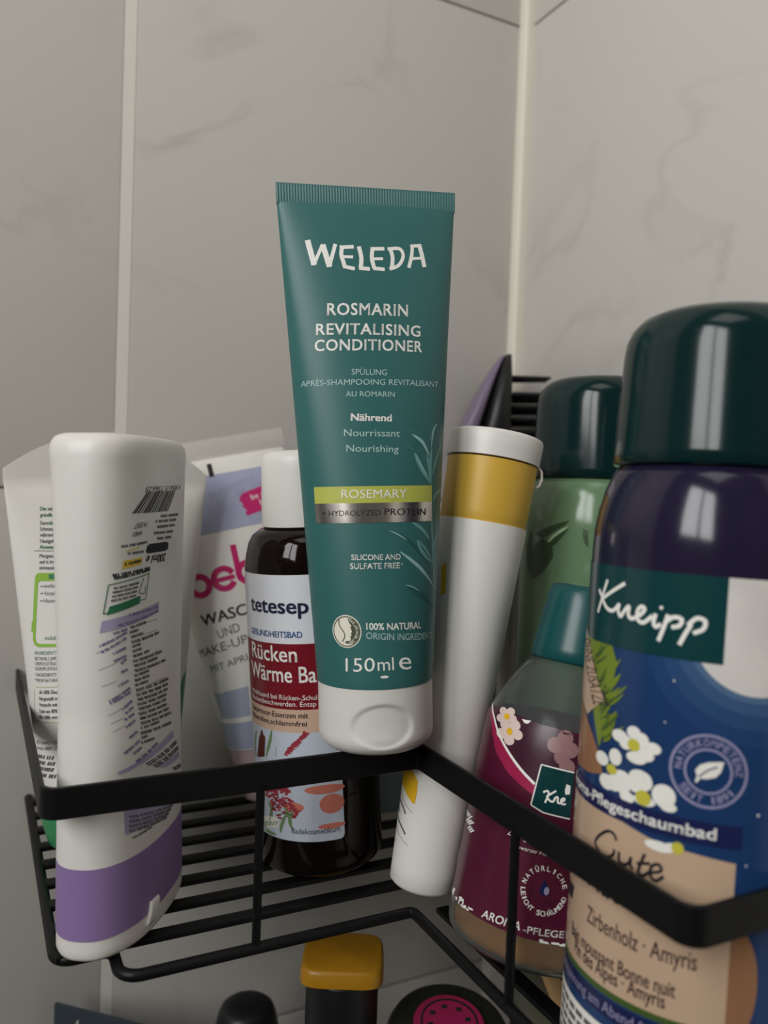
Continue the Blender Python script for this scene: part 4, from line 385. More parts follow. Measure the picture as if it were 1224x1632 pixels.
    ('reed','reed_green',0.29,'label',[('l',[[-15.36,53.51],[-16.83,48.67],[-19.2,43.04]],1.3250634338877922),('l',[[-13.85,47.8],[-14.25,44.05]],1.3250634338877922),('l',[[-25.39,51.12],[-27.57,45.24],[-27.0,40.82]],1.3250634338877922),('l',[[-19.46,27.48],[-17.58,23.47],[-19.05,19.82]],1.3250634338877922),('l',[[-11.77,26.64],[-9.81,23.1],[-9.18,19.35]],1.3250634338877922),('l',[[-10.81,24.23],[-12.91,20.04],[-13.91,16.62]],1.3250634338877922),('l',[[-8.3,25.82],[-9.74,21.83],[-8.68,18.46]],1.3250634338877922),('l',[[-22.3,15.51],[-19.4,15.49],[-15.63,15.58]],1.3250634338877922)]),
    ('twig','twig',0.3,'label',[('s',[[-18.89,21.81],[-16.69,25.63],[-13.82,30.75]],0.3),('s',[[-17.53,24.13],[-13.26,27.02],[-10.24,28.14]],0.3),('s',[[-15.15,22.78],[-11.18,24.18],[-7.76,23.33]],0.3)]),
    ('vegan_tab','cream',0.3,'label',[('p',[[-27.69,19.29],[-15.62,22.02],[-14.57,21.49],[-14.6,18.4],[-28.59,14.92]])]),
    ('vegan_lettering','green_text',0.36,'label',[('t','vegan',[-27.6,16.0],[11.85,2.9],[1.52,2.57],0.0,1.0)]),
],
'stick': [
    ('yellow_motif','yellow_print',0.1,None,[('p',[[-21.44,40.0],[-14.7,42.02],[-11.22,38.97],[-9.56,37.6],[-9.17,33.95],[-9.23,29.84],[-10.29,29.8],[-13.21,31.34],[-15.7,32.75],[-20.64,34.4]]),('p',[[-15.3,110.6],[-13.15,112.16],[-11.48,101.95],[-13.12,100.4]])]),
    ('small_print','print_grey',0.1,None,[('s',[[-18.81,30.79],[-13.14,28.19],[-9.53,26.76]],0.16),('s',[[-19.84,20.0],[-13.67,17.19],[-9.46,15.75]],0.16),('s',[[-20.64,28.8],[-15.5,27.37],[-12.7,25.33]],0.7),('s',[[-19.84,28.0],[-18.59,25.04],[-16.96,24.62]],0.5),('s',[[-20.64,23.2],[-14.23,20.8],[-11.12,18.85]],0.7)]),
    ('pink_mark','skin_pink',0.1,None,[('l',[[-19.84,19.2],[-19.84,16.0],[-16.98,14.0]],1.2)]),
],
'night': [
    ('moon_glow','night_glow_a',0.05,None,[('p',[[39.02,109.01],[38.88,111.75],[38.45,114.46],[37.74,117.12],[36.75,119.68],[35.5,120.17],[34.01,120.17],[32.28,120.17],[30.34,120.17],[28.2,120.17],[25.9,120.17],[23.45,120.17],[20.88,120.17],[18.23,120.17],[15.51,120.17],[12.77,120.17],[10.03,120.17],[7.31,120.17],[4.66,120.17],[2.09,120.17],[-0.35,120.17],[-2.66,120.17],[-4.79,120.17],[-6.74,120.17],[-8.47,120.17],[-9.96,120.17],[-11.21,119.68],[-12.19,117.12],[-12.91,114.46],[-13.34,111.75],[-13.48,109.01],[-13.34,106.26],[-12.91,103.55],[-12.19,100.9],[-11.21,98.33],[-9.96,95.88],[-8.47,93.58],[-6.74,91.44],[-4.79,89.5],[-2.66,87.77],[-0.35,86.27],[2.09,85.03],[4.66,84.04],[7.31,83.33],[10.03,82.9],[12.77,82.76],[15.51,82.9],[18.23,83.33],[20.88,84.04],[23.45,85.03],[25.9,86.27],[28.2,87.77],[30.34,89.5],[32.28,91.44],[34.01,93.58],[35.5,95.88],[36.75,98.33],[37.74,100.9],[38.45,103.55],[38.88,106.26]])]),
    ('moon_glow','night_glow_b',0.07,None,[('p',[[35.27,109.01],[35.15,111.36],[34.78,113.68],[34.17,115.96],[33.33,118.16],[32.26,120.17],[30.97,120.17],[29.49,120.17],[27.83,120.17],[26.0,120.17],[24.02,120.17],[21.92,120.17],[19.72,120.17],[17.45,120.17],[15.12,120.17],[12.77,120.17],[10.42,120.17],[8.09,120.17],[5.82,120.17],[3.62,120.17],[1.52,120.17],[-0.45,120.17],[-2.29,120.17],[-3.95,120.17],[-5.43,120.17],[-6.72,120.17],[-7.78,118.16],[-8.63,115.96],[-9.24,113.68],[-9.61,111.36],[-9.73,109.01],[-9.61,106.66],[-9.24,104.33],[-8.63,102.05],[-7.78,99.86],[-6.72,97.76],[-5.43,95.78],[-3.95,93.95],[-2.29,92.29],[-0.45,90.8],[1.52,89.52],[3.62,88.45],[5.82,87.61],[8.09,87.0],[10.42,86.63],[12.77,86.51],[15.12,86.63],[17.45,87.0],[19.72,87.61],[21.92,88.45],[24.02,89.52],[26.0,90.8],[27.83,92.29],[29.49,93.95],[30.97,95.78],[32.26,97.76],[33.33,99.86],[34.17,102.05],[34.78,104.33],[35.15,106.66]])]),
    ('moon_glow','night_glow_c',0.09,None,[('p',[[31.97,109.01],[31.87,111.01],[31.55,113.0],[31.03,114.94],[30.31,116.82],[29.4,118.61],[28.3,120.17],[27.04,120.17],[25.62,120.17],[24.06,120.17],[22.37,120.17],[20.58,120.17],[18.7,120.17],[16.76,120.17],[14.78,120.17],[12.77,120.17],[10.76,120.17],[8.78,120.17],[6.84,120.17],[4.96,120.17],[3.17,120.17],[1.48,120.17],[-0.08,120.17],[-1.5,120.17],[-2.76,120.17],[-3.86,118.61],[-4.77,116.82],[-5.49,114.94],[-6.01,113.0],[-6.32,111.01],[-6.43,109.01],[-6.32,107.0],[-6.01,105.02],[-5.49,103.07],[-4.77,101.2],[-3.86,99.41],[-2.76,97.72],[-1.5,96.16],[-0.08,94.74],[1.48,93.47],[3.17,92.38],[4.96,91.47],[6.84,90.75],[8.78,90.23],[10.76,89.91],[12.77,89.81],[14.78,89.91],[16.76,90.23],[18.7,90.75],[20.58,91.47],[22.37,92.38],[24.06,93.47],[25.62,94.74],[27.04,96.16],[28.3,97.72],[29.4,99.41],[30.31,101.2],[31.03,103.07],[31.55,105.02],[31.87,107.0]])]),
    ('moon_glow','night_glow_d',0.11,None,[('p',[[29.27,109.01],[29.18,110.73],[28.91,112.44],[28.46,114.11],[27.84,115.72],[27.06,117.26],[26.12,118.71],[25.03,120.05],[23.81,120.17],[22.47,120.17],[21.02,120.17],[19.48,120.17],[17.87,120.17],[16.2,120.17],[14.5,120.17],[12.77,120.17],[11.05,120.17],[9.34,120.17],[7.67,120.17],[6.06,120.17],[4.52,120.17],[3.07,120.17],[1.73,120.17],[0.51,120.05],[-0.58,118.71],[-1.52,117.26],[-2.3,115.72],[-2.92,114.11],[-3.37,112.44],[-3.64,110.73],[-3.73,109.01],[-3.64,107.28],[-3.37,105.58],[-2.92,103.91],[-2.3,102.3],[-1.52,100.76],[-0.58,99.31],[0.51,97.97],[1.73,96.75],[3.07,95.66],[4.52,94.72],[6.06,93.93],[7.67,93.31],[9.34,92.87],[11.05,92.6],[12.77,92.51],[14.5,92.6],[16.2,92.87],[17.87,93.31],[19.48,93.93],[21.02,94.72],[22.47,95.66],[23.81,96.75],[25.03,97.97],[26.12,99.31],[27.06,100.76],[27.84,102.3],[28.46,103.91],[28.91,105.58],[29.18,107.28]])]),
    ('moon','moon',0.14,None,[('p',[[27.77,109.01],[27.69,110.57],[27.44,112.13],[27.04,113.64],[26.47,115.11],[25.76,116.51],[24.91,117.82],[23.92,119.04],[22.81,120.15],[21.59,120.17],[20.27,120.17],[18.87,120.17],[17.41,120.17],[15.89,120.17],[14.34,120.17],[12.77,120.17],[11.2,120.17],[9.65,120.17],[8.14,120.17],[6.67,120.17],[5.27,120.17],[3.95,120.17],[2.73,120.15],[1.62,119.04],[0.64,117.82],[-0.22,116.51],[-0.93,115.11],[-1.5,113.64],[-1.9,112.13],[-2.15,110.57],[-2.23,109.01],[-2.15,107.44],[-1.9,105.89],[-1.5,104.37],[-0.93,102.91],[-0.22,101.51],[0.64,100.19],[1.62,98.97],[2.73,97.86],[3.95,96.87],[5.27,96.02],[6.67,95.3],[8.14,94.74],[9.65,94.33],[11.2,94.09],[12.77,94.01],[14.34,94.09],[15.89,94.33],[17.41,94.74],[18.87,95.3],[20.27,96.02],[21.59,96.87],[22.81,97.86],[23.92,98.97],[24.91,100.19],[25.76,101.51],[26.47,102.91],[27.04,104.37],[27.44,105.89],[27.69,107.44]])]),
    ('brand_panel','kn_green',0.19,None,[('p',[[-60.0,100.57],[5.02,100.57],[5.02,120.17],[-60.0,120.17]])]),
    ('brand_script','print_white',0.27,'brand_panel',[('s',[[-25.87,116.4],[-27.17,113.51],[-28.33,110.69],[-29.69,107.73]],0.95),('s',[[-29.89,113.55],[-28.25,112.13]],0.95),('s',[[-19.28,116.27],[-23.34,113.97],[-27.78,111.43]],0.95),('s',[[-27.78,111.43],[-25.32,109.42],[-22.82,109.16],[-20.8,110.93],[-21.03,109.51],[-20.03,107.94]],0.95),('s',[[-20.03,107.94],[-18.6,110.08],[-17.57,110.87],[-17.62,108.95],[-16.7,108.16],[-15.31,108.66]],0.95),('s',[[-15.31,108.66],[-13.84,109.8],[-13.18,110.98],[-14.16,111.35],[-15.04,110.17],[-14.89,108.31],[-13.3,107.71],[-11.08,109.62]],0.95),('s',[[-10.33,110.23],[-10.71,108.19],[-10.11,107.21],[-8.98,108.03]],0.95),('s',[[-7.4,110.43],[-8.25,107.24],[-9.29,104.04]],0.95),('s',[[-8.09,108.49],[-6.16,109.99],[-4.33,109.75],[-4.77,108.23],[-6.48,107.66]],0.95),('s',[[-2.2,108.9],[-3.48,106.31],[-4.48,103.9]],0.95),('s',[[-2.94,108.56],[-1.16,110.39],[0.65,109.97],[0.33,108.1],[-1.69,106.96]],0.95),('d',[-9.07,111.8],0.45,0.43,16,0.0)]),
    ('needles','needle',0.13,None,[('l',[[-27.68,90.0],[-24.8,93.39],[-23.75,96.85]],0.8862600280399093),('l',[[-27.2,88.64],[-21.83,91.57],[-18.72,94.43]],0.9047634556167222),('l',[[-26.18,85.64],[-20.31,88.82],[-16.72,91.87]],0.8213605050498102),('l',[[-31.36,99.0],[-25.83,100.9],[-23.12,102.78]],1.0928773683195114),('l',[[-23.69,77.47],[-20.96,79.93],[-19.72,82.46]],0.7629976380560649),('l',[[-32.3,100.9],[-24.88,101.87],[-21.04,102.76]],0.7967772054660859),('l',[[-32.11,100.52],[-25.96,100.62],[-22.94,100.72]],0.9076496459056307),('l',[[-26.1,85.38],[-22.59,88.57],[-20.85,91.78]],0.882931952639823),('l',[[-29.32,94.32],[-25.8,97.36],[-24.37,100.46]],0.9831238485991798),('l',[[-28.95,93.4],[-24.38,95.74],[-22.06,98.09]],0.7280893998239704),('l',[[-25.12,82.3],[-23.06,84.39],[-22.53,86.59]],0.8546054126823738),('l',[[-23.74,77.63],[-19.47,79.87],[-16.92,82.08]],0.7838869658918445),('l',[[-24.07,78.79],[-22.38,80.99],[-22.13,83.28]],0.8589697552317125),('l',[[-31.57,99.45],[-26.7,100.67],[-24.51,101.94]],0.734857679340868),('l',[[-28.79,92.97],[-24.29,97.26],[-22.01,101.52]],0.7471966717678203),('l',[[-29.64,95.11],[-24.8,96.98],[-22.37,98.86]],1.0188086047375897),('l',[[-30.37,96.83],[-24.92,99.72],[-22.13,102.57]],0.9927576862857401),('l',[[-30.89,98.0],[-23.92,100.22],[-20.15,102.32]],0.7851462692036357),('l',[[-29.4,94.53],[-24.91,98.36],[-22.72,102.17]],1.0539460450995883),('l',[[-30.01,96.0],[-26.63,99.02],[-25.41,102.1]],0.9567342626361842),('l',[[-31.25,98.76],[-23.32,100.94],[-18.98,102.95]],1.0090758759091294),('l',[[-28.82,93.06],[-23.6,95.3],[-20.79,97.51]],0.736046869184772),('l',[[-26.57,86.79],[-23.28,89.38],[-21.76,92.01]],0.8486816186372913),('l',[[-27.67,89.98],[-22.24,94.04],[-19.14,97.99]],0.9298284981719791),('l',[[-24.38,79.86],[-21.48,81.36],[-20.14,82.93]],1.0633694923769932),('l',[[-24.74,81.04],[-21.71,82.66],[-20.27,84.34]],0.9957697559266605),('l',[[-23.86,78.06],[-22.31,79.81],[-22.18,81.67]],1.0528759017065652),('l',[[-26.4,86.28],[-21.5,88.81],[-18.66,91.28]],0.715478588677513),('l',[[-23.7,77.52],[-21.66,79.34],[-21.04,81.25]],0.8027925593281248),('l',[[-24.7,80.9],[-21.22,83.09],[-19.4,85.31]],0.7701733587063436),('l',[[-25.47,83.42],[-22.73,84.8],[-21.61,86.27]],0.9237465371296036),('l',[[-24.49,80.2],[-20.99,82.41],[-19.14,84.64]],1.0669440713970302),('l',[[-30.08,96.17],[-25.81,98.06],[-23.86,100.0]],0.8782822079928637),('l',[[-31.73,99.76],[-26.5,100.47],[-24.06,101.22]],0.7526314082509044),('l',[[-28.5,92.24],[-25.35,96.39],[-24.14,100.6]],0.9627728186038289),('l',[[-25.7,84.13],[-20.6,87.02],[-17.55,89.82]],0.7140322146522622),('l',[[-32.27,100.83],[-25.94,100.62],[-22.82,100.43]],0.7085036712836406),('l',[[-26.13,85.48],[-22.88,88.65],[-21.36,91.87]],0.8275617961186343),('l',[[-23.45,76.63],[-21.37,78.16],[-20.7,79.77]],0.9948021979465036),('l',[[-24.14,79.04],[-21.48,81.66],[-20.33,84.35]],1.0173066704373936),('l',[[-24.04,78.68],[-21.79,80.68],[-21.01,82.76]],1.0603343757321517),('l',[[-24.35,79.74],[-22.22,81.86],[-21.58,84.07]],1.045389069616573),('l',[[-26.65,87.04],[-21.87,90.29],[-19.16,93.49]],0.9330715567244505),('l',[[-26.35,86.15],[-23.52,88.38],[-22.38,90.68]],1.097328875235329),('l',[[-24.29,79.53],[-20.86,81.99],[-19.05,84.47]],0.9940152606193915),('l',[[-26.58,86.84],[-23.7,89.94],[-22.55,93.1]],0.7335128889045033),('p',[[-35.76,100.75],[-22.63,101.02],[-20.27,96.72],[-21.9,87.71],[-23.66,78.52],[-24.86,74.66],[-28.2,81.68],[-31.19,89.95]])]),
    ('needle_shadows','needle_dark',0.15,None,[('l',[[-25.48,82.63],[-23.56,84.46],[-22.87,85.95]],0.5),('l',[[-27.47,89.05],[-25.25,91.27],[-24.43,93.15]],0.5),('l',[[-27.34,88.66],[-25.4,91.6],[-24.81,94.21]],0.5),('l',[[-29.38,94.47],[-26.42,96.14],[-25.11,97.46]],0.5),('l',[[-25.99,84.34],[-22.98,86.24],[-21.36,87.75]],0.5),('l',[[-24.43,78.95],[-21.38,81.82],[-19.63,84.28]],0.5),('l',[[-24.52,79.28],[-22.45,81.66],[-21.56,83.7]],0.5),('l',[[-29.91,95.86],[-27.38,98.48],[-26.5,100.75]],0.5),('l',[[-24.37,78.75],[-20.85,81.94],[-18.69,84.7]],0.5),('l',[[-26.68,86.61],[-23.27,88.64],[-21.36,90.28]],0.5),('l',[[-27.35,88.68],[-24.94,92.04],[-23.93,95.03]],0.5),('l',[[-25.75,83.55],[-21.58,86.74],[-18.99,89.45]],0.5),('l',[[-30.19,96.57],[-26.0,98.94],[-23.79,100.89]],0.5),('l',[[-29.76,95.48],[-26.7,98.02],[-25.35,100.2]],0.5),('l',[[-27.37,88.74],[-25.43,91.13],[-24.86,93.19]],0.5),('l',[[-23.93,77.15],[-20.6,79.34],[-18.57,81.12]],0.5),('l',[[-31.62,99.92],[-25.37,102.6],[-21.66,102.5]],0.5),('l',[[-25.77,83.62],[-22.35,86.22],[-20.37,88.41]],0.5),('l',[[-25.19,81.65],[-22.64,83.24],[-21.35,84.46]],0.5),('l',[[-27.68,89.68],[-25.99,91.53],[-25.67,93.06]],0.5),('l',[[-29.55,94.91],[-25.83,96.6],[-23.92,97.89]],0.5),('l',[[-26.34,85.51],[-23.81,88.1],[-22.63,90.33]],0.5),('l',[[-26.15,84.89],[-24.33,88.18],[-23.78,91.12]],0.5),('l',[[-25.94,84.19],[-23.48,86.28],[-22.33,88.01]],0.5),('l',[[-30.1,96.34],[-27.32,98.1],[-26.25,99.51]],0.5),('l',[[-25.73,83.48],[-22.97,85.42],[-21.55,86.99]],0.5)]),
    ('wood_grain','wood_dark',0.16,None,[('p',[[-42.21,88.0],[-33.5,80.95],[-29.12,77.84],[-24.98,73.74],[-22.59,68.81],[-28.5,67.26],[-39.64,66.41],[-42.21,67.2]])]),
    ('paper_tab','wood_print',0.2,None,[('p',[[-42.21,106.4],[-42.21,103.2],[-35.76,100.75],[-24.01,86.75],[-32.19,81.07],[-38.72,84.56],[-42.21,89.6]])]),
    ('tab_lettering','brown_ink',0.26,'paper_tab',[('t','OHNE ZUSÄTZE',[-41.41,99.2],[12.79,-14.72],[6.85,1.26],0.0,1.0)]),
    ('name_band','night_deep',0.2,None,[('p',[[-60.0,59.82],[11.44,59.82],[11.44,64.97],[-60.0,64.97]])]),
    ('name_lettering','print_white',0.27,'name_band',[('t','Aroma-Pflegeschaumbad',[-41.41,61.36],[47.48,0.0],[0.0,2.58],0.02,1.0)]),
    ('wood_panel','wood_print',0.15,None,[('p',[[-60.0,18.91],[10.55,18.91],[10.55,56.62],[2.55,57.42],[-7.45,58.22],[-15.45,59.82],[-60.0,59.82]])]),
    ('log_end','wood_dark',0.12,None,[('d',[10.73,29.18],6.5,13.5,40,0.0)]),
    ('petal','petal',0.17,None,[('d',[-17.83,79.66],2.43,1.5,24,0.0),('d',[-13.86,81.46],1.89,1.56,24,0.0),('d',[-8.86,79.0],2.0,1.37,24,0.0),('d',[-12.8,75.76],2.66,1.39,24,0.0),('d',[-15.87,78.6],2.01,1.65,24,0.0),('d',[-11.66,80.15],1.78,1.79,24,0.0),('d',[-23.35,72.58],2.49,1.69,24,0.0),('d',[-18.75,74.27],2.01,2.0,24,0.0),('d',[-21.0,67.52],2.71,1.84,24,0.0),('d',[-16.28,69.92],2.66,1.82,24,0.0),('d',[-11.46,71.39],2.92,1.87,24,0.0),('d',[-12.68,69.36],1.83,1.63,24,0.0),('d',[-11.4,70.73],3.09,2.32,24,0.0),('d',[-15.77,68.05],1.91,2.0,24,0.0),('d',[-5.67,68.86],2.75,2.63,24,0.0),('d',[-10.15,66.5],2.73,1.2,24,0.0),('d',[-4.46,66.59],1.88,1.1,24,0.0),('d',[-18.63,68.01],2.36,1.93,24,0.0),('d',[-11.15,76.95],2.79,1.55,24,0.0),('d',[-5.93,57.13],3.35,1.18,24,0.0),('d',[-2.64,57.86],2.0,0.84,24,0.0),('d',[-14.53,66.0],2.04,1.3,24,0.0)]),
    ('flower_eye','flower_eye',0.23,None,[('d',[-13.64,78.58],1.67,1.46,20,0.0),('d',[-19.61,70.99],1.7,1.22,20,0.0),('d',[-10.37,67.08],1.9,1.78,20,0.0),('d',[-1.83,57.86],1.34,1.41,20,0.0)]),
    ('seal_ring','seal_lilac',0.16,None,[('d',[3.44,76.39],8.34,8.34,64,0.93),('d',[3.44,76.39],5.17,5.17,48,0.9)]),
    ('seal_lettering','seal_lilac',0.16,None,[('ring',[3.44,76.39],[8.34,0.0],[0.0,8.34],0.68,'NATURKOMPETENZ',178,2,0.19),('ring',[3.44,76.39],[8.34,0.0],[0.0,8.34],0.68,'SEIT 1891',220,320,0.19,True)]),
    ('seal_leaf','petal',0.16,None,[('p',[[6.6,78.94],[5.44,78.84],[3.26,78.41],[1.63,77.63],[0.72,76.28],[1.16,75.07],[0.8,73.65],[1.23,73.51],[1.88,74.58],[3.26,74.65],[5.08,75.32],[6.09,76.63]])]),
    ('leaf_vein','night_blue',0.2,None,[('s',[[5.37,77.7],[3.26,76.56],[1.52,74.86]],0.35)]),
    ('star','petal',0.12,None,[('d',[-5.1,95.53],0.22,0.23,10,0.0),('d',[-6.51,85.7],0.18,0.19,10,0.0),('d',[14.67,67.81],0.31,0.31,10,0.0),('d',[12.75,56.4],0.22,0.22,10,0.0)]),
    ('script','print_black',0.22,'wood_panel',[('s',[[-16.58,54.75],[-17.43,55.96],[-19.37,56.03],[-22.17,53.91],[-23.62,51.47],[-21.39,49.86],[-18.92,49.93],[-17.24,51.25],[-17.12,52.51]],0.75),('s',[[-15.66,52.5],[-15.49,50.46],[-14.28,50.0],[-12.91,50.8],[-12.34,52.34],[-12.4,50.55],[-11.66,49.86]],0.75),('s',[[-9.0,54.41],[-9.97,51.44],[-10.21,49.6],[-9.08,49.31],[-7.66,50.68]],0.75),('s',[[-10.83,51.57],[-7.62,52.61]],0.75),('s',[[-7.39,50.6],[-5.14,51.68],[-5.57,53.01],[-7.15,52.24],[-7.44,50.14],[-6.15,49.1],[-4.4,50.7]],0.75),('t','Nacht',[-25.63,40.05],[17.25,0.0],[0.0,6.5],0.0,1.0),('p',[[-42.21,35.2],[-33.23,35.94],[-34.46,32.03],[-41.41,31.2]])]),
    ('brown_lettering','brown_ink',0.22,'wood_panel',[('t','Zirbenholz · Amyris',[-24.95,31.41],[28.84,0.0],[0.0,4.0],0.008,1.0),('t','Bain moussant Bonne nuit',[-32.83,24.08],[32.65,0.0],[0.0,3.3],0.014,1.0),('t','Pin des Alpes · Amyris',[-30.06,20.9],[27.84,0.0],[0.0,3.3],0.014,1.0)]),
    ('foot_stripes','night_deep',0.15,None,[('p',[[-60.0,12.31],[95.0,12.31],[95.0,16.71],[-60.0,16.71]])]),
    ('moss_stripe','needle_dark',0.15,None,[('p',[[-60.0,17.31],[16.55,17.31],[16.55,18.91],[-60.0,18.91]])]),
    ('stripe_lettering','seal_lilac',0.22,'foot_stripes',[('t','Entspannung am Abend für erholsamen',[-39.67,13.31],[51.67,0.0],[0.0,2.6],0.0,1.0)]),
    ('foot_panel','petal',0.15,None,[('p',[[-60.0,-4.0],[20.0,-4.0],[20.0,9.91],[-60.0,9.91]])]),
    ('foot_print','print_grey',0.22,'foot_panel',[('p',[[-38.0,6.91],[-35.64,6.91],[-35.64,8.21],[-38.0,8.21]]),('p',[[-34.84,6.91],[-31.59,6.91],[-31.59,8.21],[-34.84,8.21]]),('p',[[-30.79,6.91],[-27.99,6.91],[-27.99,8.21],[-30.79,8.21]]),('p',[[-27.19,6.91],[-24.16,6.91],[-24.16,8.21],[-27.19,8.21]]),('p',[[-23.36,6.91],[-19.96,6.91],[-19.96,8.21],[-23.36,8.21]]),('p',[[-19.16,6.91],[-16.68,6.91],[-16.68,8.21],[-19.16,8.21]]),('p',[[-15.88,6.91],[-12.4,6.91],[-12.4,8.21],[-15.88,8.21]]),('p',[[-38.0,4.51],[-34.23,4.51],[-34.23,5.81],[-38.0,5.81]]),('p',[[-33.43,4.51],[-31.72,4.51],[-31.72,5.81],[-33.43,5.81]]),('p',[[-30.92,4.51],[-27.08,4.51],[-27.08,5.81],[-30.92,5.81]]),('p',[[-26.28,4.51],[-22.98,4.51],[-22.98,5.81],[-26.28,5.81]]),('p',[[-22.18,4.51],[-20.35,4.51],[-20.35,5.81],[-22.18,5.81]]),('p',[[-19.55,4.51],[-16.92,4.51],[-16.92,5.81],[-19.55,5.81]]),('p',[[-16.12,4.51],[-13.06,4.51],[-13.06,5.81],[-16.12,5.81]]),('p',[[-12.26,4.51],[-8.48,4.51],[-8.48,5.81],[-12.26,5.81]]),('p',[[-38.0,2.11],[-35.56,2.11],[-35.56,3.41],[-38.0,3.41]]),('p',[[-34.76,2.11],[-31.84,2.11],[-31.84,3.41],[-34.76,3.41]]),('p',[[-31.04,2.11],[-27.34,2.11],[-27.34,3.41],[-31.04,3.41]]),('p',[[-26.54,2.11],[-23.05,2.11],[-23.05,3.41],[-26.54,3.41]]),('p',[[-22.25,2.11],[-18.39,2.11],[-18.39,3.41],[-22.25,3.41]]),('p',[[-17.59,2.11],[-14.93,2.11],[-14.93,3.41],[-17.59,3.41]]),('p',[[-14.13,2.11],[-11.0,2.11],[-11.0,3.41],[-14.13,3.41]]),('p',[[-38.0,-0.29],[-35.99,-0.29],[-35.99,1.01],[-38.0,1.01]]),('p',[[-35.19,-0.29],[-31.88,-0.29],[-31.88,1.01],[-35.19,1.01]]),('p',[[-31.08,-0.29],[-27.54,-0.29],[-27.54,1.01],[-31.08,1.01]]),('p',[[-26.74,-0.29],[-23.63,-0.29],[-23.63,1.01],[-26.74,1.01]]),('p',[[-22.83,-0.29],[-19.54,-0.29],[-19.54,1.01],[-22.83,1.01]]),('p',[[-18.74,-0.29],[-16.71,-0.29],[-16.71,1.01],[-18.74,1.01]]),('p',[[-15.91,-0.29],[-12.16,-0.29],[-12.16,1.01],[-15.91,1.01]]),('p',[[-38.0,-2.69],[-34.05,-2.69],[-34.05,-1.39],[-38.0,-1.39]]),('p',[[-33.25,-2.69],[-29.31,-2.69],[-29.31,-1.39],[-33.25,-1.39]]),('p',[[-28.51,-2.69],[-25.66,-2.69],[-25.66,-1.39],[-28.51,-1.39]]),('p',[[-24.86,-2.69],[-21.39,-2.69],[-21.39,-1.39],[-24.86,-1.39]]),('p',[[-20.59,-2.69],[-18.29,-2.69],[-18.29,-1.39],[-20.59,-1.39]]),('p',[[-17.49,-2.69],[-13.71,-2.69],[-13.71,-1.39],[-17.49,-1.39]]),('p',[[-12.91,-2.69],[-9.27,-2.69],[-9.27,-1.39],[-12.91,-1.39]])]),
],
'leaf': [
    ('dark_leaf','leaf_dark',0.1,None,[('p',[[-12.95,129.54],[-16.64,128.47],[-21.69,126.65],[-29.02,123.52],[-24.91,122.01],[-21.52,123.58],[-17.5,126.03],[-14.7,127.5]]),('p',[[-13.04,126.29],[-15.53,125.28],[-18.85,122.88],[-22.16,120.0],[-21.24,118.31],[-18.22,120.3],[-15.01,124.01]]),('p',[[-19.68,118.87],[-19.25,115.39],[-21.45,111.67],[-25.32,107.71],[-30.03,105.37],[-32.28,113.3],[-29.45,118.98],[-24.91,122.01],[-21.36,120.5]]),('p',[[-7.84,126.8],[-5.91,125.83],[-5.66,119.85],[-6.97,121.06],[-7.94,124.01]]),('p',[[-31.51,125.16],[-34.72,119.48],[-35.08,112.11],[-31.78,106.98],[-30.81,116.16]])]),
    ('pale_leaf','leaf_pale',0.08,None,[('p',[[-13.31,127.36],[-16.51,125.87],[-20.41,123.0],[-23.01,119.94],[-19.79,121.06],[-16.44,124.35]])]),
],
'plum': [
    ('label','plum',0.12,None,[('p',[[-79.0,10.6],[79.0,10.6],[79.0,70.66],[-79.0,70.66]])]),
    ('picture','plum_dark',0.17,'label',[('p',[[-31.37,71.5],[-26.55,68.49],[-22.28,64.72],[-16.73,60.48],[-10.81,56.33],[-5.93,53.49],[7.42,51.73],[4.26,69.72],[2.21,70.03],[-5.96,70.56],[-11.61,71.13],[-18.43,71.58]])]),
    ('magenta_arc','magenta',0.19,'label',[('p',[[-31.37,71.5],[-26.55,68.49],[-22.28,64.72],[-16.73,60.48],[-10.81,56.33],[-5.93,53.49],[-4.52,51.4],[-6.31,50.49],[-9.91,51.82],[-15.24,54.25],[-21.81,59.07],[-26.54,65.3],[-30.67,69.87]])]),
    ('white_arc','print_white',0.24,'label',[('s',[[-31.37,71.5],[-26.55,68.49],[-22.28,64.72],[-16.73,60.48],[-10.81,56.33],[-5.93,53.49]],0.85)]),
    ('blossom_petal','blossom',0.22,'label',[('d',[-14.14,65.83],1.92,1.53,16,0.0),('d',[-16.87,63.58],2.11,1.55,16,0.0),('d',[-20.49,64.59],2.48,1.54,16,0.0),('d',[-19.62,67.57],2.41,1.55,16,0.0),('d',[-15.6,68.32],2.03,1.55,16,0.0),('d',[-17.23,66.0],2.43,1.74,16,0.0),('d',[-16.99,69.81],1.66,1.18,16,0.0),('d',[-19.35,68.04],1.83,1.19,16,0.0),('d',[-22.56,68.8],2.2,1.19,16,0.0),('d',[-21.95,71.08],2.12,1.14,16,0.0),('d',[-18.4,71.68],1.78,1.15,16,0.0),('d',[-19.69,69.92],2.11,1.33,16,0.0)]),
    ('blurred_petal','far_blossom',0.2,'label',[('d',[-2.06,65.94],2.32,2.28,20,0.0),('d',[0.48,68.51],2.31,2.29,20,0.0),('d',[2.48,65.52],2.31,2.28,20,0.0),('d',[0.43,63.09],2.3,2.3,20,0.0),('d',[2.35,60.56],2.3,2.3,20,0.0)]),
    ('blossom_eye','yellow_print',0.27,'label',[('d',[-17.23,66.0],1.24,1.06,16,0.0),('d',[-19.61,69.94],1.25,0.88,16,0.0)]),
    ('brand_panel','kn_green',0.26,'label',[('p',[[-4.97,59.53],[4.63,59.46],[5.65,46.21],[-2.08,46.25],[-5.95,47.42]])]),
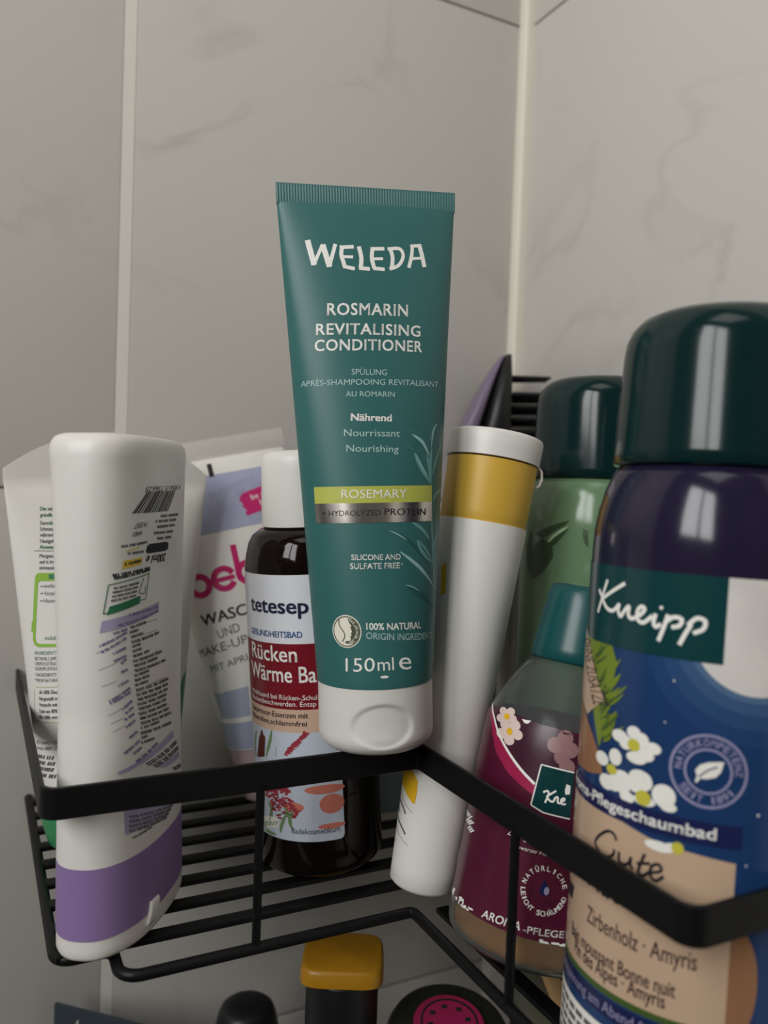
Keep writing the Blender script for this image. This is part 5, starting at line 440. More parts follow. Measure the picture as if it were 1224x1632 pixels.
    ('panel_edge','print_white',0.32,'label',[('s',[[-4.97,59.53],[4.63,59.46]],0.4),('s',[[-4.97,59.53],[-5.95,47.42]],0.4),('s',[[-5.95,47.42],[-2.08,46.25]],0.4),('s',[[-2.08,46.25],[5.65,46.21]],0.4)]),
    ('brand_script','print_white',0.33,'label',[('s',[[-3.09,51.89],[-1.96,52.59],[-1.46,51.73],[-2.09,49.1]],0.55),('s',[[0.46,53.2],[-0.86,51.98],[-1.82,50.95],[-0.65,49.97],[0.23,49.99]],0.55),('s',[[0.23,49.99],[0.52,51.15],[1.2,51.51],[1.45,50.09],[2.19,50.07]],0.55),('s',[[2.13,50.45],[3.11,51.06],[3.01,51.63],[2.31,51.08],[2.61,49.97],[3.77,50.13]],0.55),('p',[[2.98,55.76],[4.22,55.53],[4.44,53.12],[3.21,52.75],[2.84,53.75]])]),
    ('white_lettering','print_white',0.2,'label',[('t','Zwergen',[-11.54,36.91],[8.56,0.41],[0.24,2.03],0.0,1.0),('t','schwarzer Pfeffer',[-9.05,34.09],[12.47,0.46],[0.09,1.09],0.0,1.0),('t','AROMA',[-15.27,11.38],[12.34,0.79],[0.46,2.35],0.01,1.0),('t','-PFLEGE',[-2.01,11.97],[11.78,1.01],[-0.06,1.91],0.01,1.0)]),
    ('ring_lettering','print_white',0.2,'label',[('ring',[1.92,24.74],[5.61,0.0],[0.0,5.87],0.95,'NATÜRLICHE',168,22,0.24),('ring',[1.92,24.74],[5.61,0.0],[0.0,5.87],0.95,'LEICHT SCHÄUMEND',190,350,0.24,True)]),
    ('small_print','print_white',0.2,'label',[('bars',[-37.83,35.2],[7.37,-0.02],[2.64,1.44],[(0,0.186),(0.283,0.238),(0.565,0.197),(0.848,0.152)]),('bars',[-34.8,33.57],[6.5,-0.13],[3.91,1.81],[(0,0.213),(0.289,0.238),(0.579,0.206)]),('bars',[-30.83,32.3],[4.29,-0.67],[2.54,1.43],[(0,0.211),(0.296,0.212),(0.592,0.205)])]),
    ('recycling_ring','print_white',0.2,'label',[('d',[-37.83,21.6],1.6,1.9,24,0.7)]),
    ('scuffs','print_white',0.2,'label',[('p',[[-26.79,11.71],[-25.96,11.34],[-24.72,11.96],[-24.92,12.96],[-26.17,12.71],[-27.0,12.46]]),('p',[[-24.68,12.05],[-24.34,11.81],[-23.84,12.22],[-23.92,12.87],[-24.43,12.71],[-24.77,12.54]]),('p',[[-21.02,11.53],[-20.12,11.38],[-18.78,11.63],[-19.0,12.04],[-20.35,11.94],[-21.24,11.83]]),('p',[[-29.56,10.77],[-28.89,10.49],[-27.89,10.95],[-28.05,11.69],[-29.06,11.5],[-29.72,11.32]]),('p',[[-37.76,10.71],[-37.27,10.34],[-36.52,10.96],[-36.64,11.94],[-37.39,11.69],[-37.89,11.45]]),('p',[[-24.22,10.6],[-23.39,10.45],[-22.14,10.71],[-22.35,11.13],[-23.59,11.02],[-24.42,10.92]]),('p',[[-26.89,10.54],[-26.56,10.19],[-26.08,10.78],[-26.16,11.73],[-26.65,11.49],[-26.97,11.25]]),('p',[[-34.23,10.71],[-33.28,10.35],[-31.86,10.95],[-32.1,11.9],[-33.52,11.66],[-34.47,11.42]]),('p',[[-32.79,12.13],[-32.13,11.82],[-31.13,12.33],[-31.3,13.14],[-32.29,12.94],[-32.96,12.73]]),('p',[[-34.31,11.2],[-33.55,10.81],[-32.41,11.45],[-32.6,12.47],[-33.74,12.21],[-34.5,11.96]]),('p',[[-21.91,10.71],[-21.36,10.54],[-20.53,10.82],[-20.67,11.26],[-21.5,11.15],[-22.05,11.04]]),('p',[[-35.38,10.53],[-34.86,10.25],[-34.1,10.72],[-34.22,11.47],[-34.99,11.28],[-35.51,11.1]]),('p',[[-37.94,11.0],[-37.4,10.79],[-36.6,11.13],[-36.73,11.67],[-37.54,11.54],[-38.07,11.4]]),('p',[[-23.27,10.85],[-22.74,10.6],[-21.96,11.01],[-22.09,11.68],[-22.88,11.51],[-23.4,11.35]]),('p',[[-25.32,10.52],[-24.37,10.4],[-22.96,10.61],[-23.19,10.94],[-24.61,10.86],[-25.55,10.78]]),('p',[[-24.5,11.12],[-24.17,10.79],[-23.67,11.34],[-23.76,12.23],[-24.26,12.01],[-24.59,11.79]]),('p',[[10.06,10.66],[11.27,10.76],[11.03,11.36],[10.26,11.26]]),('p',[[3.03,10.48],[5.95,10.58],[5.36,11.18],[3.23,11.08]]),('p',[[6.32,10.74],[9.2,10.84],[8.62,11.44],[6.52,11.34]]),('p',[[22.72,10.56],[24.56,10.66],[24.2,11.26],[22.92,11.16]]),('p',[[13.54,10.75],[14.94,10.85],[14.66,11.45],[13.74,11.35]]),('p',[[18.46,10.76],[21.21,10.86],[20.66,11.46],[18.66,11.36]]),('p',[[2.81,10.83],[4.17,10.93],[3.9,11.53],[3.01,11.43]]),('p',[[9.5,10.68],[12.35,10.78],[11.78,11.38],[9.7,11.28]]),('p',[[9.48,10.82],[11.66,10.92],[11.22,11.52],[9.68,11.42]]),('p',[[8.87,10.54],[10.39,10.64],[10.09,11.24],[9.07,11.14]]),('p',[[-13.62,70.63],[-10.39,70.89],[-11.3,69.82],[-12.48,69.77]])]),
    ('drop','night_deep',0.2,'label',[('p',[[1.51,27.78],[2.91,26.2],[3.6,24.93],[3.13,23.8],[2.16,23.37],[1.06,23.7],[0.62,24.81],[1.03,26.27]])]),
    ('drop_shine','seal_lilac',0.25,'label',[('d',[2.6,24.9],0.73,1.2,16,0.0)]),
    ('drop_ripple','plum_dark',0.2,'label',[('s',[[-2.29,23.79],[0.11,22.02],[2.67,21.66],[5.39,22.87]],0.4)]),
],
}
NIGHT_TOP = 120.17
# ---------------------------------------------------------------- the setting
WY, WX = 150.0, 139.7          # tiled wall planes (mm)
def room(name, b, m):
    o = MB().box(*b).build(name, m, smooth=0, world=True); return tag(o, kind='structure')
wall_left = room('wall_left', (-970, WX + 120, WY + .8, WY + 120, -1250, 1500), 'joint')
wall_right = room('wall_right', (WX + .8, WX + 120, -1700, WY + .8, -1250, 1500), 'joint')
room('wall_back', (-1070, -970, -1700, WY + 120, -1250, 1500), 'plaster')
room('wall_front', (-1300, WX + 120, -1800, -1700, -1250, 1500), 'plaster')
room('floor', (-1300, WX + 120, -1800, WY + 120, -1350, -1250), 'floor_stone')
room('ceiling', (-1300, WX + 120, -1800, WY + 120, 1500, 1600), 'plaster')
# window in the wall behind the camera's left shoulder
win = tag(MB().box(-972, -962, -900, -220, 300, 1140).build('window_1', 'plaster', smooth=0, world=True), kind='structure')
for b in ((-962, -945, -925, -885, 280, 1160), (-962, -945, -235, -195, 280, 1160), (-962, -945, -885, -235, 280, 312), (-962, -945, -885, -235, 1128, 1160), (-962, -945, -580, -540, 312, 1128)):
    o = MB().box(*b, bev=3).build('window_frame', 'white_matte', win, world=True)
    o.matrix_parent_inverse = win.matrix_world.inverted()

lamp = thing('ceiling_lamp', 'square white ceiling lamp above the shower corner', 'lamp', loc=(-500, -520, 1480))
MB().box(-320, 320, -320, 320, 4, 20, bev=4).build('lamp_frame', 'white_matte', lamp)
MB().box(-305, 305, -305, 305, -4, 4, bev=2).build('diffuser', 'white_matte', lamp)
TW, TH, GV, GH = 209.2, 264.4, 5.4, 1.1
def tile_mesh(axis):
    mb = MB()
    if axis == 'x': mb.box(-TW / 2, TW / 2, 0, 6, -TH / 2, TH / 2, bev=.9)
    else: mb.box(0, 6, -TW / 2, TW / 2, -TH / 2, TH / 2, bev=.9)
    me = bpy.data.meshes.new('tile'); me.from_pydata([(a * MM, b * MM, c * MM) for a, b, c in mb.v], [], mb.f); me.materials.append(MATS['tile'])
    me.shade_smooth(); me.set_sharp_from_angle(angle=math.radians(25))
    return me
for axis, wall in (('x', wall_left), ('y', wall_right)):
    me = tile_mesh(axis)
    grout = MB()
    for c in range(5 if axis == 'x' else 9):
        ctr = (WX if axis == 'x' else WY) - 2.8 - TW / 2 - c * (TW + GV)
        gx = ctr - TW / 2 - GV / 2
        if axis == 'x': grout.box(gx - GV / 2, gx + GV / 2, WY + .15, WY + 3, -1250, 1500, bev=.1)
        else: grout.box(WX + .15, WX + 3, gx - GV / 2, gx + GV / 2, -1250, 1500, bev=.1)
        for r in range(-5, 5):
            zc = 135.5 + (r + .5) * (TH + GH)
            if zc - TH / 2 < -1255: continue
            t = link(bpy.data.objects.new('tile', me), wall)
            t.location = W((ctr, WY, zc)) if axis == 'x' else W((WX, ctr, zc))
    g = grout.build('grout_line', 'grout', wall, smooth=0, world=True)
# silicone bead in the corner
rings = []
for z in np.linspace(-1245, 1495, 60):
    a = [(WX + .2, WY + .2, z)] + [(WX - 6 + 6 * (1 - math.cos(t)) * .55, WY - 6 + 6 * (1 - math.sin(t)) * .55, z) for t in np.linspace(0, math.pi / 2, 7)]
    a[1] = (WX - 6, WY + .1, z); a[-1] = (WX + .1, WY - 6, z)
    rings.append(a)
tag(MB().loft(rings).build('trim_1', 'silicone', world=True, smooth=60), kind='structure')

# ---------------------------------------------------------------- the corner caddy
def caddy(z0, label):
    t = thing('shower_caddy', label, 'shower caddy', loc=(0, 0, z0))
    # flat bar round the tray
    path = fillet([(-115.5, WY - .3, 0), (-115.5, 0, 0), (0, 0, 0), (0, -115.5, 0), (WX - .3, -115.5, 0)], [4.5, 1.6, 4.5], 8)
    sec = [(-.7, 48.6), (-.5, 48.4), (.5, 48.4), (.7, 48.6), (.7, 57.0), (.5, 57.2), (-.5, 57.2), (-.7, 57.0)]
    rings = []
    for i, p in enumerate(path):
        d = (path[min(i + 1, len(path) - 1)] - path[max(i - 1, 0)]).normalized(); n = Vector((-d.y, d.x, 0))
        rings.append([(p.x + n.x * a, p.y + n.y * a, z) for a, z in sec])
    MB().loft(rings).build('rail', 'black_metal', t, smooth=35)
    MB().tube(fillet([(-110, WY - .5, 0), (-110, 15.5, 0), (-94, 15.5, 0), (-94, 0, 0), (0, 0, 0), (0, -116.5, 0), (WX - .5, -116.5, 0)], [5, 3, 6, 2, 4], 6), 1.75, 12).build('frame_wire', 'black_metal', t, smooth=60)
    for x, y in ((-54.5, 0), (0, -54.5)):
        MB().tube([(x, y, -.5), (x, y, 50)], 1.35, 12).build('upright', 'black_metal', t, smooth=60)
    for k in range(9):
        y = 17.6 + 15.55 * k
        MB().box(-110, WX - .6, y - 2.6, y + 2.6, -.4, 1.5, bev=.5).build('slat', 'black_metal', t)
    for k in range(8):
        x = 17.6 + 15.55 * k
        MB().box(x - 2.6, x + 2.6, -112, 10, -8.4, -6.5, bev=.5).build('slat', 'black_metal', t)
    for x0, y in ((8, -110), (44, 9)):
        MB().tube(fillet([(x0, y, -3), (x0, y, -10), (136, y, -10), (136, y, -3)], 3), 1.5, 10).build('cross_wire', 'black_metal', t, smooth=60)
    return t
caddy(0, 'black metal corner shower caddy holding the bottles in its upper tray')
caddy(-215, 'lower black metal corner shower caddy hung below the bottles')
LOWZ = -213.4

# ---------------------------------------------------------------- prints laid on curved bodies
CAPH = None
def glyphs(txt, bold=0., space=1.):
    global CAPH
    def make(s, b):
        c = bpy.data.curves.new('glyphs', 'FONT'); c.body = s; c.size = 1; c.resolution_u = 3; c.offset = b; c.fill_mode = 'FRONT'; c.space_character = space
        o = bpy.data.objects.new('glyphs', c); COL.objects.link(o)
        dg = bpy.context.evaluated_depsgraph_get(); me = bpy.data.meshes.new_from_object(o.evaluated_get(dg))
        V = np.array([v.co[:2] for v in me.vertices]) if len(me.vertices) else np.zeros((0, 2)); F = [tuple(p.vertices) for p in me.polygons]
        bpy.data.objects.remove(o); bpy.data.curves.remove(c); bpy.data.meshes.remove(me)
        return V, F
    if CAPH is None: CAPH = make('H', 0)[0][:, 1].max()
    V, F = make(txt, 0)
    if bold > 0:      # heavier weight: a few shifted strikes of the same glyphs
        n = len(V); S = ((-1, -.6), (1, -.6), (-1, .6), (1, .6), (0, 0))
        F = [tuple(i + k * n for i in f) for k in range(5) for f in F]; V = np.concatenate([V + np.array(d) * bold for d in S])
    V = V.copy(); x0, x1 = V[:, 0].min(), V[:, 0].max()
    V[:, 0] = (V[:, 0] - x0) / (x1 - x0); V[:, 1] /= CAPH
    return V, F
def ribbon(P, w0, w1=None, taper=False):
    """a flat stroke along a 2-D polyline"""
    P = np.array(P, float)
    # smooth
    if len(P) > 2:
        t = np.linspace(0, len(P) - 1, 6 * (len(P) - 1) + 1); Q = []
        for x in t:
            i = min(int(x), len(P) - 2); f = x - i
            a, b, c, d = P[max(i - 1, 0)], P[i], P[i + 1], P[min(i + 2, len(P) - 1)]
            Q.append(.5 * (2 * b + (c - a) * f + (2 * a - 5 * b + 4 * c - d) * f * f + (3 * b - a - 3 * c + d) * f ** 3))
        P = np.array(Q)
    n = len(P); w1 = w0 if w1 is None else w1; V = []; F = []
    for i in range(n):
        d = P[min(i + 1, n - 1)] - P[max(i - 1, 0)]; d /= np.linalg.norm(d) + 1e-9; nn = np.array([-d[1], d[0]])
        s = i / (n - 1); w = w0 + (w1 - w0) * s
        if taper: w = w0 * (math.sin(math.pi * min(1, max(.03, s * .94 + .03))) ** .8)
        V += [P[i] - nn * w / 2, P[i] + nn * w / 2]
    for i in range(n - 1): F.append((2 * i, 2 * i + 2, 2 * i + 3, 2 * i + 1))
    return np.array(V), F
def disc(c, rx, ry, n=40, r0=0.):
    a = np.linspace(0, 2 * math.pi, n, endpoint=False)
    o = np.stack([c[0] + rx * np.cos(a), c[1] + ry * np.sin(a)], 1)
    if not r0: return o, [tuple(range(n))]
    i = np.stack([c[0] + rx * r0 * np.cos(a), c[1] + ry * r0 * np.sin(a)], 1)
    return np.concatenate([o, i]), [(k, (k + 1) % n, n + (k + 1) % n, n + k) for k in range(n)]
def decal(parent, name, m, body, items, off, step=1.8, vstep=3.):
    bm = bmesh.new()
    for V, F in items:
        vs = [bm.verts.new((float(a), float(b), 0)) for a, b in V]
        for f in F:
            if len(set(f)) > 2:
                try: bm.faces.new([vs[i] for i in f])
                except ValueError: pass
    bmesh.ops.triangulate(bm, faces=bm.faces[:])
    xs = [v.co.x for v in bm.verts]; ys = [v.co.y for v in bm.verts]
    for ax, lo, hi, st in ((0, min(xs), max(xs), step), (1, min(ys), max(ys), vstep)):
        k = math.ceil(lo / st)
        while k * st < hi:
            co = [0, 0, 0]; no = [0, 0, 0]; co[ax] = k * st; no[ax] = 1
            bmesh.ops.bisect_plane(bm, geom=bm.verts[:] + bm.edges[:] + bm.faces[:], plane_co=co, plane_no=no, dist=1e-5)
            k += 1
    bmesh.ops.triangulate(bm, faces=bm.faces[:])
    bm.verts.index_update(); C = np.array([v.co[:2] for v in bm.verts]); F = [[v.index for v in f.verts] for f in bm.faces]; bm.free()
    P = body.uv(C[:, 0], C[:, 1], off)
    # all faces outwards
    out = []
    for f in F:
        a, b, c = C[f[0]], C[f[1]], C[f[2]]
        out.append(f if (b[0] - a[0]) * (c[1] - a[1]) - (b[1] - a[1]) * (c[0] - a[0]) > 0 else f[::-1])
    return mesh_obj(name, P, out, m, parent, smooth=60)
FINE = {'small_print', 'violet_print', 'foot_print', 'needles', 'needle_shadows', 'plumes', 'barcode', 'scuffs', 'emblem_lettering', 'seal_lettering', 'ring_lettering', 'highlight_lettering', 'tab_bits'}
JOINED = FINE | {'brand_lettering', 'brand_script', 'script', 'recycling_panel', 'green_outline', 'panel_edge', 'emblem_ring', 'night_script'}
def prints(key, parent, body, parents=None):
    """lay the prints of one thing on its body: each entry is one part"""
    made = {}
    for name, m, off, under, items in PRINTS[key]:
        L = []
        for it in items:
            k = it[0]
            if k == 't':
                V, F = glyphs(it[1], it[5] if len(it) > 5 else 0., it[6] if len(it) > 6 else 1.)
                O, X, Y = (np.array(q) for q in it[2:5]); L.append((O + V[:, :1] * X + V[:, 1:] * Y, F))
            elif k == 'p': L.append((np.array(it[1]), [tuple(range(len(it[1])))]))
            elif k == 's': L.append(ribbon(it[1], it[2], it[3] if len(it) > 3 else None))
            elif k == 'l': L.append(ribbon(it[1], it[2], taper=True))
            elif k == 'd': L.append(disc(*it[1:]))
            elif k == 'bars':     # O, X, Y vectors; bars as (start, width) fractions
                O, X, Y = (np.array(q) for q in it[1:4])
                for a, w in it[4]: L.append((np.array([O + X * a, O + X * (a + w), O + X * (a + w) + Y, O + X * a + Y]), [(0, 1, 2, 3)]))
            elif k == 'ring':     # text on a circle: centre, ex, ey, radius, text, start, end, height, inward
                c, ex, ey, r, s, a0, a1, h = (np.array(it[1]), np.array(it[2]), np.array(it[3])) + tuple(it[4:9]); flip = it[9] if len(it) > 9 else False
                n = len(s)
                for i, ch in enumerate(s):
                    if ch == ' ': continue
                    V, F = glyphs(ch, .02); a = math.radians(a0 + (a1 - a0) * i / (n - 1)); wid = h * (.34 if ch in 'I1' else .8)
                    rad = np.array([math.cos(a), math.sin(a)]); tan = np.array([math.sin(a), -math.cos(a)])
                    if flip: rad, tan = -rad, -tan
                    base = np.array([math.cos(a), math.sin(a)]) * (r + (h if flip else 0))
                    Q = base + (V[:, :1] - .5) * wid * tan + V[:, 1:] * h * rad
                    L.append((c + Q[:, :1] * ex + Q[:, 1:] * ey, F))
        par = made.get(under, parent) if under else parent
        if name in JOINED or len(L) == 1: made[name] = decal(par, name, m, body, L, off)
        else:
            for q in L: made[name] = decal(par, name, m, body, [q], off)
        if name in FINE: made[name]['kind'] = 'stuff'
    return made

# ---------------------------------------------------------------- teal conditioner tube
t = thing('conditioner_tube', 'teal conditioner tube with white cap standing on the rail corner', 'tube', F_TEAL)
MB().body(B_TEAL, 96, 4, cap0=True, z1=174.2).build('tube_body', 'teal', t, smooth=60)
mb = MB(); n = 130; rows = []
prof = []
for j in range(n + 1):
    x = -29.3 + 58.6 * j / n; prof.append((x, -.75 - (.22 if j % 2 else 0)))
prof += [(29.3, .8), (-29.3, .8)]
def crimp_ring(z, k): return [(x * k, y if abs(y) > .76 and z not in (173.8, 180.4) else (-.75 if y < 0 else .8), z) for x, y in prof]
mb.loft([crimp_ring(173.8, .998), crimp_ring(174.6, 1), crimp_ring(179.6, 1.004), crimp_ring(180.4, 1.004)])
mb.build('crimp_seal', 'teal', t, smooth=20)
def recess(P, ph, z):
    P = P.copy()
    for i, p in enumerate(P):
        if p[1] < 0:
            x, zz = p[0] + 1.2, z - 9.4
            e = math.sqrt((x / 9.6) ** 2 + (zz / (6.4 if zz < 0 else 7.4)) ** 2)
            k = min(1, max(0, (1.06 - e) / .2)); k = k * k * (3 - 2 * k)
            P[i, 1] += k * (.75 + .35 * max(0, 1 - e))
    return P
MB().body(Body(rounded(0, 21.8, 18.7, 5.5, .35)), 144, .5, fn=recess).build('cap', 'white_plastic', t, smooth=50)
prints('teal', t, B_TEAL)

# ---------------------------------------------------------------- white bottle with the purple band, standing on its head
t = thing('shampoo_bottle', 'upside-down white bottle with purple band at the left end of the caddy', 'bottle', F_WHITE)
def dent(P, ph, z):
    P = P.copy(); k = math.exp(-((z - 76) / 7) ** 2) * .9
    for i, p in enumerate(P):
        if p[1] < 0: P[i, 1] += k * math.exp(-((p[0] + 6) / 9) ** 2)
    return P
MB().body(B_WHITE, 96, 2.5).build('bottle_body', 'white_plastic', t, smooth=60)
MB().body(B_WBAND, 96, 4).build('colour_band', 'lilac', t, smooth=60)
MB().body(B_WCAP, 96, 2).build('flip_cap', 'white_plastic', t, smooth=60)
e = Body([(2, 30.6, 15.0, 2.3), (12, 30.6, 15.0, 2.3)])
V, F = [], []
rr = []
for v, a in ((3.0, .2), (4.4, .8), (7, 1.1), (9.4, .8), (10.2, .2)):
    us = np.linspace(-14.2, -9.2, 7) + (v - 6) * .3; rr.append([tuple(q) for q in e.uv(us, np.full(7, v), a)])
mb = MB(); mb.loft(rr, close=False, cap0=False, cap1=False)
o = mb.build('hinge_tab', 'white_plastic', t, smooth=60); so = o.modifiers.new('thick', 'SOLIDIFY'); so.thickness = .0014; so.offset = -1
prints('white', t, B_WHITE)

# ---------------------------------------------------------------- white tube with arched crimp and green foot
t = thing('wash_gel_tube', 'white wash tube with green print and arched top beside the wall', 'tube', F_GREEN)
def arch(P, ph, z):
    if z <= 135.9: return P
    P = P.copy(); k = (z - 136) / 20
    for i, p in enumerate(P): P[i, 2] = 136 + k * 20 * (.22 + .78 * (1 - (p[0] / 40.1) ** 2))
    return P
MB().body(B_GREEN, 128, 4, fn=arch).build('tube_body', 'white_matte', t, smooth=60)
MB().body(Body([(-.6, 19.6, 19.6, 2), (-.2, 20.9, 20.9, 2), (1, 22.3, 22.3, 2), (6.2, 23.8, 23.8, 2), (10, 24.6, 24.9, 2), (13, 24.8, 25.1, 2)]), 96, 3).build('cap', 'leaf_green', t, smooth=60)
prints('green', t, B_GREEN)

# ---------------------------------------------------------------- white and lilac tube leaning behind the dark bottle
t = thing('face_wash_tube', 'lilac-topped white tube with pink lettering leaning behind the dark bottle', 'tube', F_PINK)
MB().body(B_PINK, 96, 4, z1=150).build('tube_body', 'white_matte', t, smooth=60)
MB().box(-33, 33, -.7, .7, 149.8, 159, bev=.4).build('crimp_seal', 'clear_crimp', t)
MB().body(Body([(0, 17, 17, 2), (1, 18.6, 18.6, 2), (22, 20.2, 20.2, 2), (24, 20.6, 20.6, 2)]), 96, 4).build('cap', 'skin_pink', t, smooth=60)
prints('pink', t, B_PINK)

# ---------------------------------------------------------------- dark bath bottle
t = thing('bath_essence_bottle', 'dark brown bath bottle with white cap and red and white label', 'bottle', F_DARK)
def shell(B, name, m, t, wall=1.3, seg=96):
    """a thin-walled vessel: outer and inner skin of one mesh"""
    mb = MB(); mb.body(B, seg, 4)
    I = Body([(z if i else z + wall, max(w - wall, .5), max(d - wall, .5), n) for i, (z, w, d, n) in enumerate(zip(B.z, B.w, B.d, B.n))])
    I.z = np.clip(np.maximum.accumulate(I.z + np.linspace(wall, 0, len(I.z)) * 0), B.z[0] + wall, B.z[-1] - .6); I.z += np.arange(len(I.z)) * 1e-4
    m2 = MB().body(I, seg, 4); k = len(mb.v); mb.v += m2.v; mb.f += [tuple(i + k for i in reversed(f)) for f in m2.f]
    return mb.build(name, m, t, smooth=60)
shell(B_DARK, 'bottle_wall', 'brown_glass', t)
MB().body(Body(rounded(1.6, 30, 21.6, 3.4, .01)[:-1] + [(104, 21.6, 21.6, 2)]), 72, 6).build('bath_essence', 'brown_bath', t, smooth=60)
MB().body(Body([(123.6, 15.5, 15.5, 2), (124, 16.2, 16.2, 2), (147, 15.2, 15.2, 2), (149.4, 14.6, 14.6, 2), (150.6, 13.2, 13.2, 2), (151, 11, 11, 2)]), 64, 3).build('cap', 'white_plastic', t, smooth=50)
prints('dark', t, B_DARK)

# ---------------------------------------------------------------- tapered white bottle with yellow collar
t = thing('lotion_bottle', 'white tapered bottle with yellow collar leaning behind the teal tube', 'bottle', F_STICK)
MB().body(B_STICK, 72, 6).build('bottle_body', 'white_matte', t, smooth=60)
MB().body(B_COLLAR, 72, 4).build('collar', 'yellow', t, smooth=60)
MB().body(B_LID, 72, 4).build('lid', 'white_plastic', t, smooth=50)
MB().tube([(15.6, -4, 151), (17.2, -4, 149.5), (17.7, -4, 147), (17.2, -4, 144.5), (16.2, -4, 143.6)], .45, 8).build('hinge_loop', 'white_plastic', t, smooth=60)
prints('stick', t, B_STICK)

# ---------------------------------------------------------------- tall bath bottles
def bath_bottle(F, name, label, bm_, split=None, B_BATH=B_BATH):
    t = thing(name, label, 'bottle', F)
    MB().body(B_BATH, 96, 4, z1=split).build('bottle_body', bm_, t, smooth=60)
    if split: MB().body(B_BATH, 96, 4, z0=split).build('shoulder_sleeve', 'night_top', t, smooth=60)
    MB().body(B_BCAP, 96, 3).build('cap', 'bottle_green', t, smooth=60)
    return t
t = bath_bottle(F_NIGHT, 'bubble_bath_bottle', 'large night-blue bubble bath bottle with moon and blossoms behind the rail', 'night_blue', NIGHT_TOP, B_NIGHT)
prints('night', t, B_NIGHT)
t = bath_bottle(F_LEAF, 'bubble_bath_bottle', 'pale green bath bottle with dark green cap standing by the tiled corner', 'mint')
prints('leaf', t, B_BATH)

# ---------------------------------------------------------------- plum bath oil bottle
t = thing('bath_oil_bottle', 'leaning clear bottle with plum label and amber oil in its foot', 'bottle', F_PLUM)
shell(B_PLUM, 'bottle_wall', 'clear_plastic', t, 1.1)
MB().body(Body(rounded(1.4, 14, 24.4, 3.6, .01)[:-1] + [(22, 24.3, 24.3, 2)]), 72, 6).build('bath_oil', 'amber_oil', t, smooth=60)
MB().body(B_PCAP, 72, 4).build('cap', 'bottle_green_matte', t, smooth=60)
prints('plum', t, B_PLUM)

# ---------------------------------------------------------------- hairbrush in the corner
t = thing('hairbrush', 'black hairbrush with lilac back standing in the tiled corner', 'hairbrush', frame((112.5, 116.5, 2), -27, (0, 0, 1)))
def slab(x0f, x1f, wf, zs, seg=28):
    rings = []
    for z in zs:
        x0, x1, w = x0f(z), x1f(z), wf(z); r = []
        for k in range(seg):
            a = 2 * math.pi * k / seg; c, s_ = math.cos(a), math.sin(a)
            r.append(((x0 + x1) / 2 + (x1 - x0) / 2 * math.copysign(abs(c) ** .45, c), w * math.copysign(abs(s_) ** .7, s_), z))
        rings.append(r)
    return MB().loft(rings)
wid = lambda z: 26 * max(.25, 1 - abs((z - 158) / 58) ** 3.2) if z > 112 else 9 + (z > 100) * (z - 100) * .5
bx = lambda z: -3.2 - 14.5 * ((209 - z) / 45) ** .75 if z > 160 else -18.6 - (160 - z) * .02
lx = lambda z: -4.4 - 24 * ((209.4 - z) / 45) ** .8 if z > 160 else -29.5 + max(0, 130 - z) * .35
slab(bx, lambda z: 0, wid, list(np.linspace(60, 150, 12)) + list(np.linspace(154, 209, 18))).build('brush_head', 'black_plastic', t, smooth=60)
slab(lx, lambda z: bx(z) + .3, lambda z: wid(z) * .96, list(np.linspace(104, 150, 8)) + list(np.linspace(154, 208, 18))).build('back_shell', 'brush_lilac', t, smooth=60)
MB().tube([(-9, 0, 0), (-9, 0, 10), (-9, 0, 70)], 8.5, 20).build('handle', 'black_plastic', t, smooth=60)
bristle = MB().tube([(0, 0, 0), (10, 0, .2), (20.5, 0, .4)], 1.25, 7, r1=.8)
bme = bpy.data.meshes.new('bristle'); bme.from_pydata([(a * MM, b * MM, c * MM) for a, b, c in bristle.v], [], bristle.f); bme.materials.append(MATS['black_plastic'])
for k in range(12):
    z = 197.5 - 6.2 * k - (3.6 if k else 0)
    m_ = 1 if k == 0 else 3
    for j in range(-m_, m_ + 1):
        if abs(j * 6) < wid(z) - 2:
            b_ = link(bpy.data.objects.new('bristle', bme), t); b_.location = (-.3 * MM, j * 6 * MM, z * MM)

# ---------------------------------------------------------------- small pale bottle behind the dark one
t = thing('travel_bottle', 'small pale blue bottle between the dark bottle and the tapered white one', 'bottle', loc=(30, 83, 1.7))
MB().body(Body(rounded(0, 40, 12.6, 2.5, 4)), 40, 4).build('bottle_body', 'pale_blue', t, smooth=60)
MB().body(Body(rounded(40, 52, 9, .8, 1.5)), 32, 4).build('cap', 'olive_black', t, smooth=60)

# ---------------------------------------------------------------- things in the lower tray
def up(z): return z - LOWZ
t = thing('shower_gel_bottle', 'black bottle with a square mustard cap in the lower tray', 'bottle', frame((-10.5, 31.5, LOWZ), -27, (0, 0, 1)))
MB().body(Body(rounded(0, up(-62), 14.8, 3, 5)), 48, 8).build('bottle_body', 'dark_body', t, smooth=60)
MB().body(Body(rounded(up(-66), up(-34), 13.2, 1, 1)), 40, 6).build('neck', 'black_plastic', t, smooth=60)
mb = MB()
rings = []
for z, w, d in ((-34, 14.5, 13.2), (-33.6, 15, 13.7), (-32, 15, 13.7), (-29.2, 14.6, 13.3), (-28.3, 14.1, 12.8), (-28, 13.4, 12.2)):
    r = []
    for k in range(40):
        a = 2 * math.pi * k / 40; c, s_ = math.cos(a), math.sin(a)
        r.append((w * math.copysign(abs(c) ** .4, c), d * math.copysign(abs(s_) ** .4, s_), up(z)))
    rings.append(r)
mb.loft(rings).build('cap', 'mustard', t, smooth=50)

